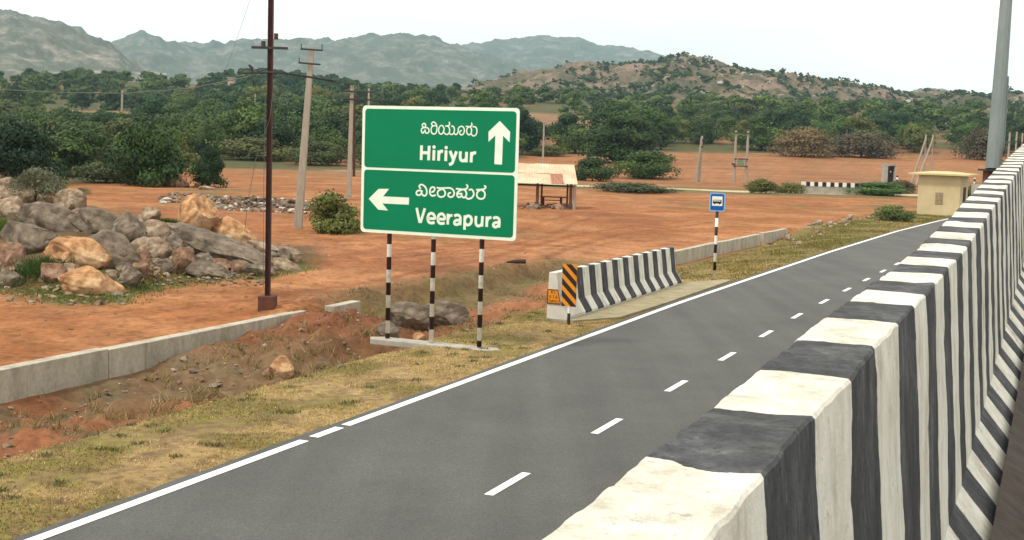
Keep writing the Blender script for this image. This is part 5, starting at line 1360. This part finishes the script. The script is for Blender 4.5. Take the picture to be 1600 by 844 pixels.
# ================================================================== CULVERT PARAPET, METER KIOSK, FAR POST, LOG
g0 = hit(1296, 303); k = g0.y / F
cp = thing('culvert_parapet', 'low culvert parapet painted in black and white blocks', 'parapet', g0, R(-1))
q = MB(); q.box((0, 0, 5 * k), (88 * k, .35, 12 * k)); q.build('base_wall', M['concrete'], cp, False, .02)
for i in range(14):
    q = MB(); q.box(((-44 + 88 / 14 * (i + .5)) * k, -.01, 14.4 * k), (88 / 14 * k - .004, .40, 6.6 * k)); q.build('painted_block', M['white_paint'] if i % 2 == 0 else M['black_paint'], cp)
Yk = 150; d = ray(1391, 288); X = d.x / d.y * Yk
mkx = thing('meter_kiosk', 'small grey concrete meter kiosk with a dark door', 'kiosk', (X, Yk, gz1(X, Yk)), R(8)); k = Yk / F
hk = CH + ray(1391, 256).z / ray(1391, 256).y * Yk - gz1(X, Yk)
q = MB(); q.box((-7.2 * k, .5, hk / 2), (4 * k, 1.1, hk)); q.box((7.2 * k, .5, hk / 2), (2.4 * k, 1.1, hk)); q.box((0.8 * k - .25 * k, .5, hk - 1.6 * k), (12.0 * k, 1.1, 3.2 * k)); q.box((.4 * k, .75, hk / 2 - 1.6 * k), (12.6 * k, .5, hk - 3.4 * k)); q.build('frame', M['concrete'], mkx)
q = MB(); q.box((.4 * k, .35, hk * .52), (9.8 * k, .1, hk * .74)); dd = q.build('door', M['black_paint'], mkx); q = MB(); q.box((1.2 * k, .29, hk * .66), (1.8 * k, .02, 2.2 * k)); q.build('notice', M['white_paint'], dd)
q = MB(); q.box((-2 * k, -.3, .1), (16 * k, .5, .2)); q.build('step', M['concrete_pale'], mkx)
def small_post(px, base, top, w, label, period, Y=None):
    if Y: d = ray(px, base); X = d.x / d.y * Y; g = Vector((X, Y, gz1(X, Y)))
    else: g = hit(px, base)
    k = g.y / F; t_ = thing('striped_post', label, 'marker post', g); q = MB(); q.tube([(0, 0, -.1), (0, 0, (base - top) * k)], w * k / 2, 8); q.build('post', banded('far_post_bands', period * k), t_); return t_
small_post(1401, 292, 272, 3.2, 'short striped post beside the meter kiosk', 7, 145)
t_ = small_post(511, 258, 226, 3, 'striped marker post on the pale path beyond the yard', 10)
t_ = small_post(1522, 296, 278, 3, 'striped post behind the yellow hut', 8)
g = hit(806, 412); k = g.y / F
q = MB(); q.tube([(-.28, 0, .03), (-.1, .02, .05), (.25, -.02, .07), (.29, -.02, .07)], [.02, .05, .065, .05], 8); o = q.build('log', M['dark_wood']); o.location = g; tag(o, 'dark piece of wood lying on the red earth', 'log')

# ================================================================== FAR HOUSES
def house(px, py, w, h, Y, m, label, roof=None, wins=2):
    p = at(px, py, Y); k = Y / F; t_ = thing('house', label, 'house', p)
    q = MB(); q.box((0, 2, h * k / 2 - 1.0), (w * k, 4, h * k + 2.0)); q.build('wall', m, t_)
    q = MB(); q.box((0, 2, h * k + .12), (w * k + .6, 4.6, .25)); q.build('roof', roof or M['concrete'], t_)
    for i in range(wins):
        q = MB(); q.box((w * k * (-.3 + .6 * i), -.01, h * k * .5), (w * k * .14, .06, h * k * .35)); q.build('window', M['dark_hole'], t_)
house(360, 130, 9, 8, 500, M['house_pink'], 'tiny pinkish house on the green hill left of the rusty pole')
house(398, 126, 14, 9, 560, M['house_pink'], 'small pale house on the green hill behind the rusty pole')
house(60, 137, 11, 6, 520, M['house_white'], 'tiny white house among the trees at far left')
house(1324, 199, 6, 11, 400, M['house_pink'], 'narrow cream water tank house above the brown thicket', None, 1)
house(1389, 199, 18, 9, 410, M['house_white'], 'white roofed house in the trees above the meter kiosk')
house(1464, 199, 26, 6, 415, M['house_pink'], 'long low pink house in the trees above the yellow hut')
p = hit(1063, 100) if False else at(1063, 95, 905)
q = MB(); q.box((0, 0, -1), (4.2, 4, 6)); q.box((-.4, 0, 2.4), (5.0, 4.6, .8)); o = q.build('hilltop_rock', M['rock_brown'], None, False, .5); o.location = p; tag(o, 'square block standing on the top of the rocky hill', 'rock')

# ================================================================== HAZE
hz_m = bpy.data.materials.new('haze_air'); hz_m.use_nodes = True; t = hz_m.node_tree; t.nodes.clear()
o_ = t.nodes.new('ShaderNodeOutputMaterial'); pv = t.nodes.new('ShaderNodeVolumePrincipled')
pv.inputs['Color'].default_value = (.58, .86, 1.0, 1); pv.inputs['Density'].default_value = 1.45e-4; pv.inputs['Anisotropy'].default_value = .2
t.links.new(pv.outputs[0], o_.inputs['Volume'])
q = MB(); q.box((0, 2200, 225), (8000, 5400, 460)); hzb = q.build('haze', hz_m); tag(hzb, 'thin bluish air haze over the whole valley', 'haze', kind='stuff')
print('TREES', NT, 'FAR', len(FARLIST))
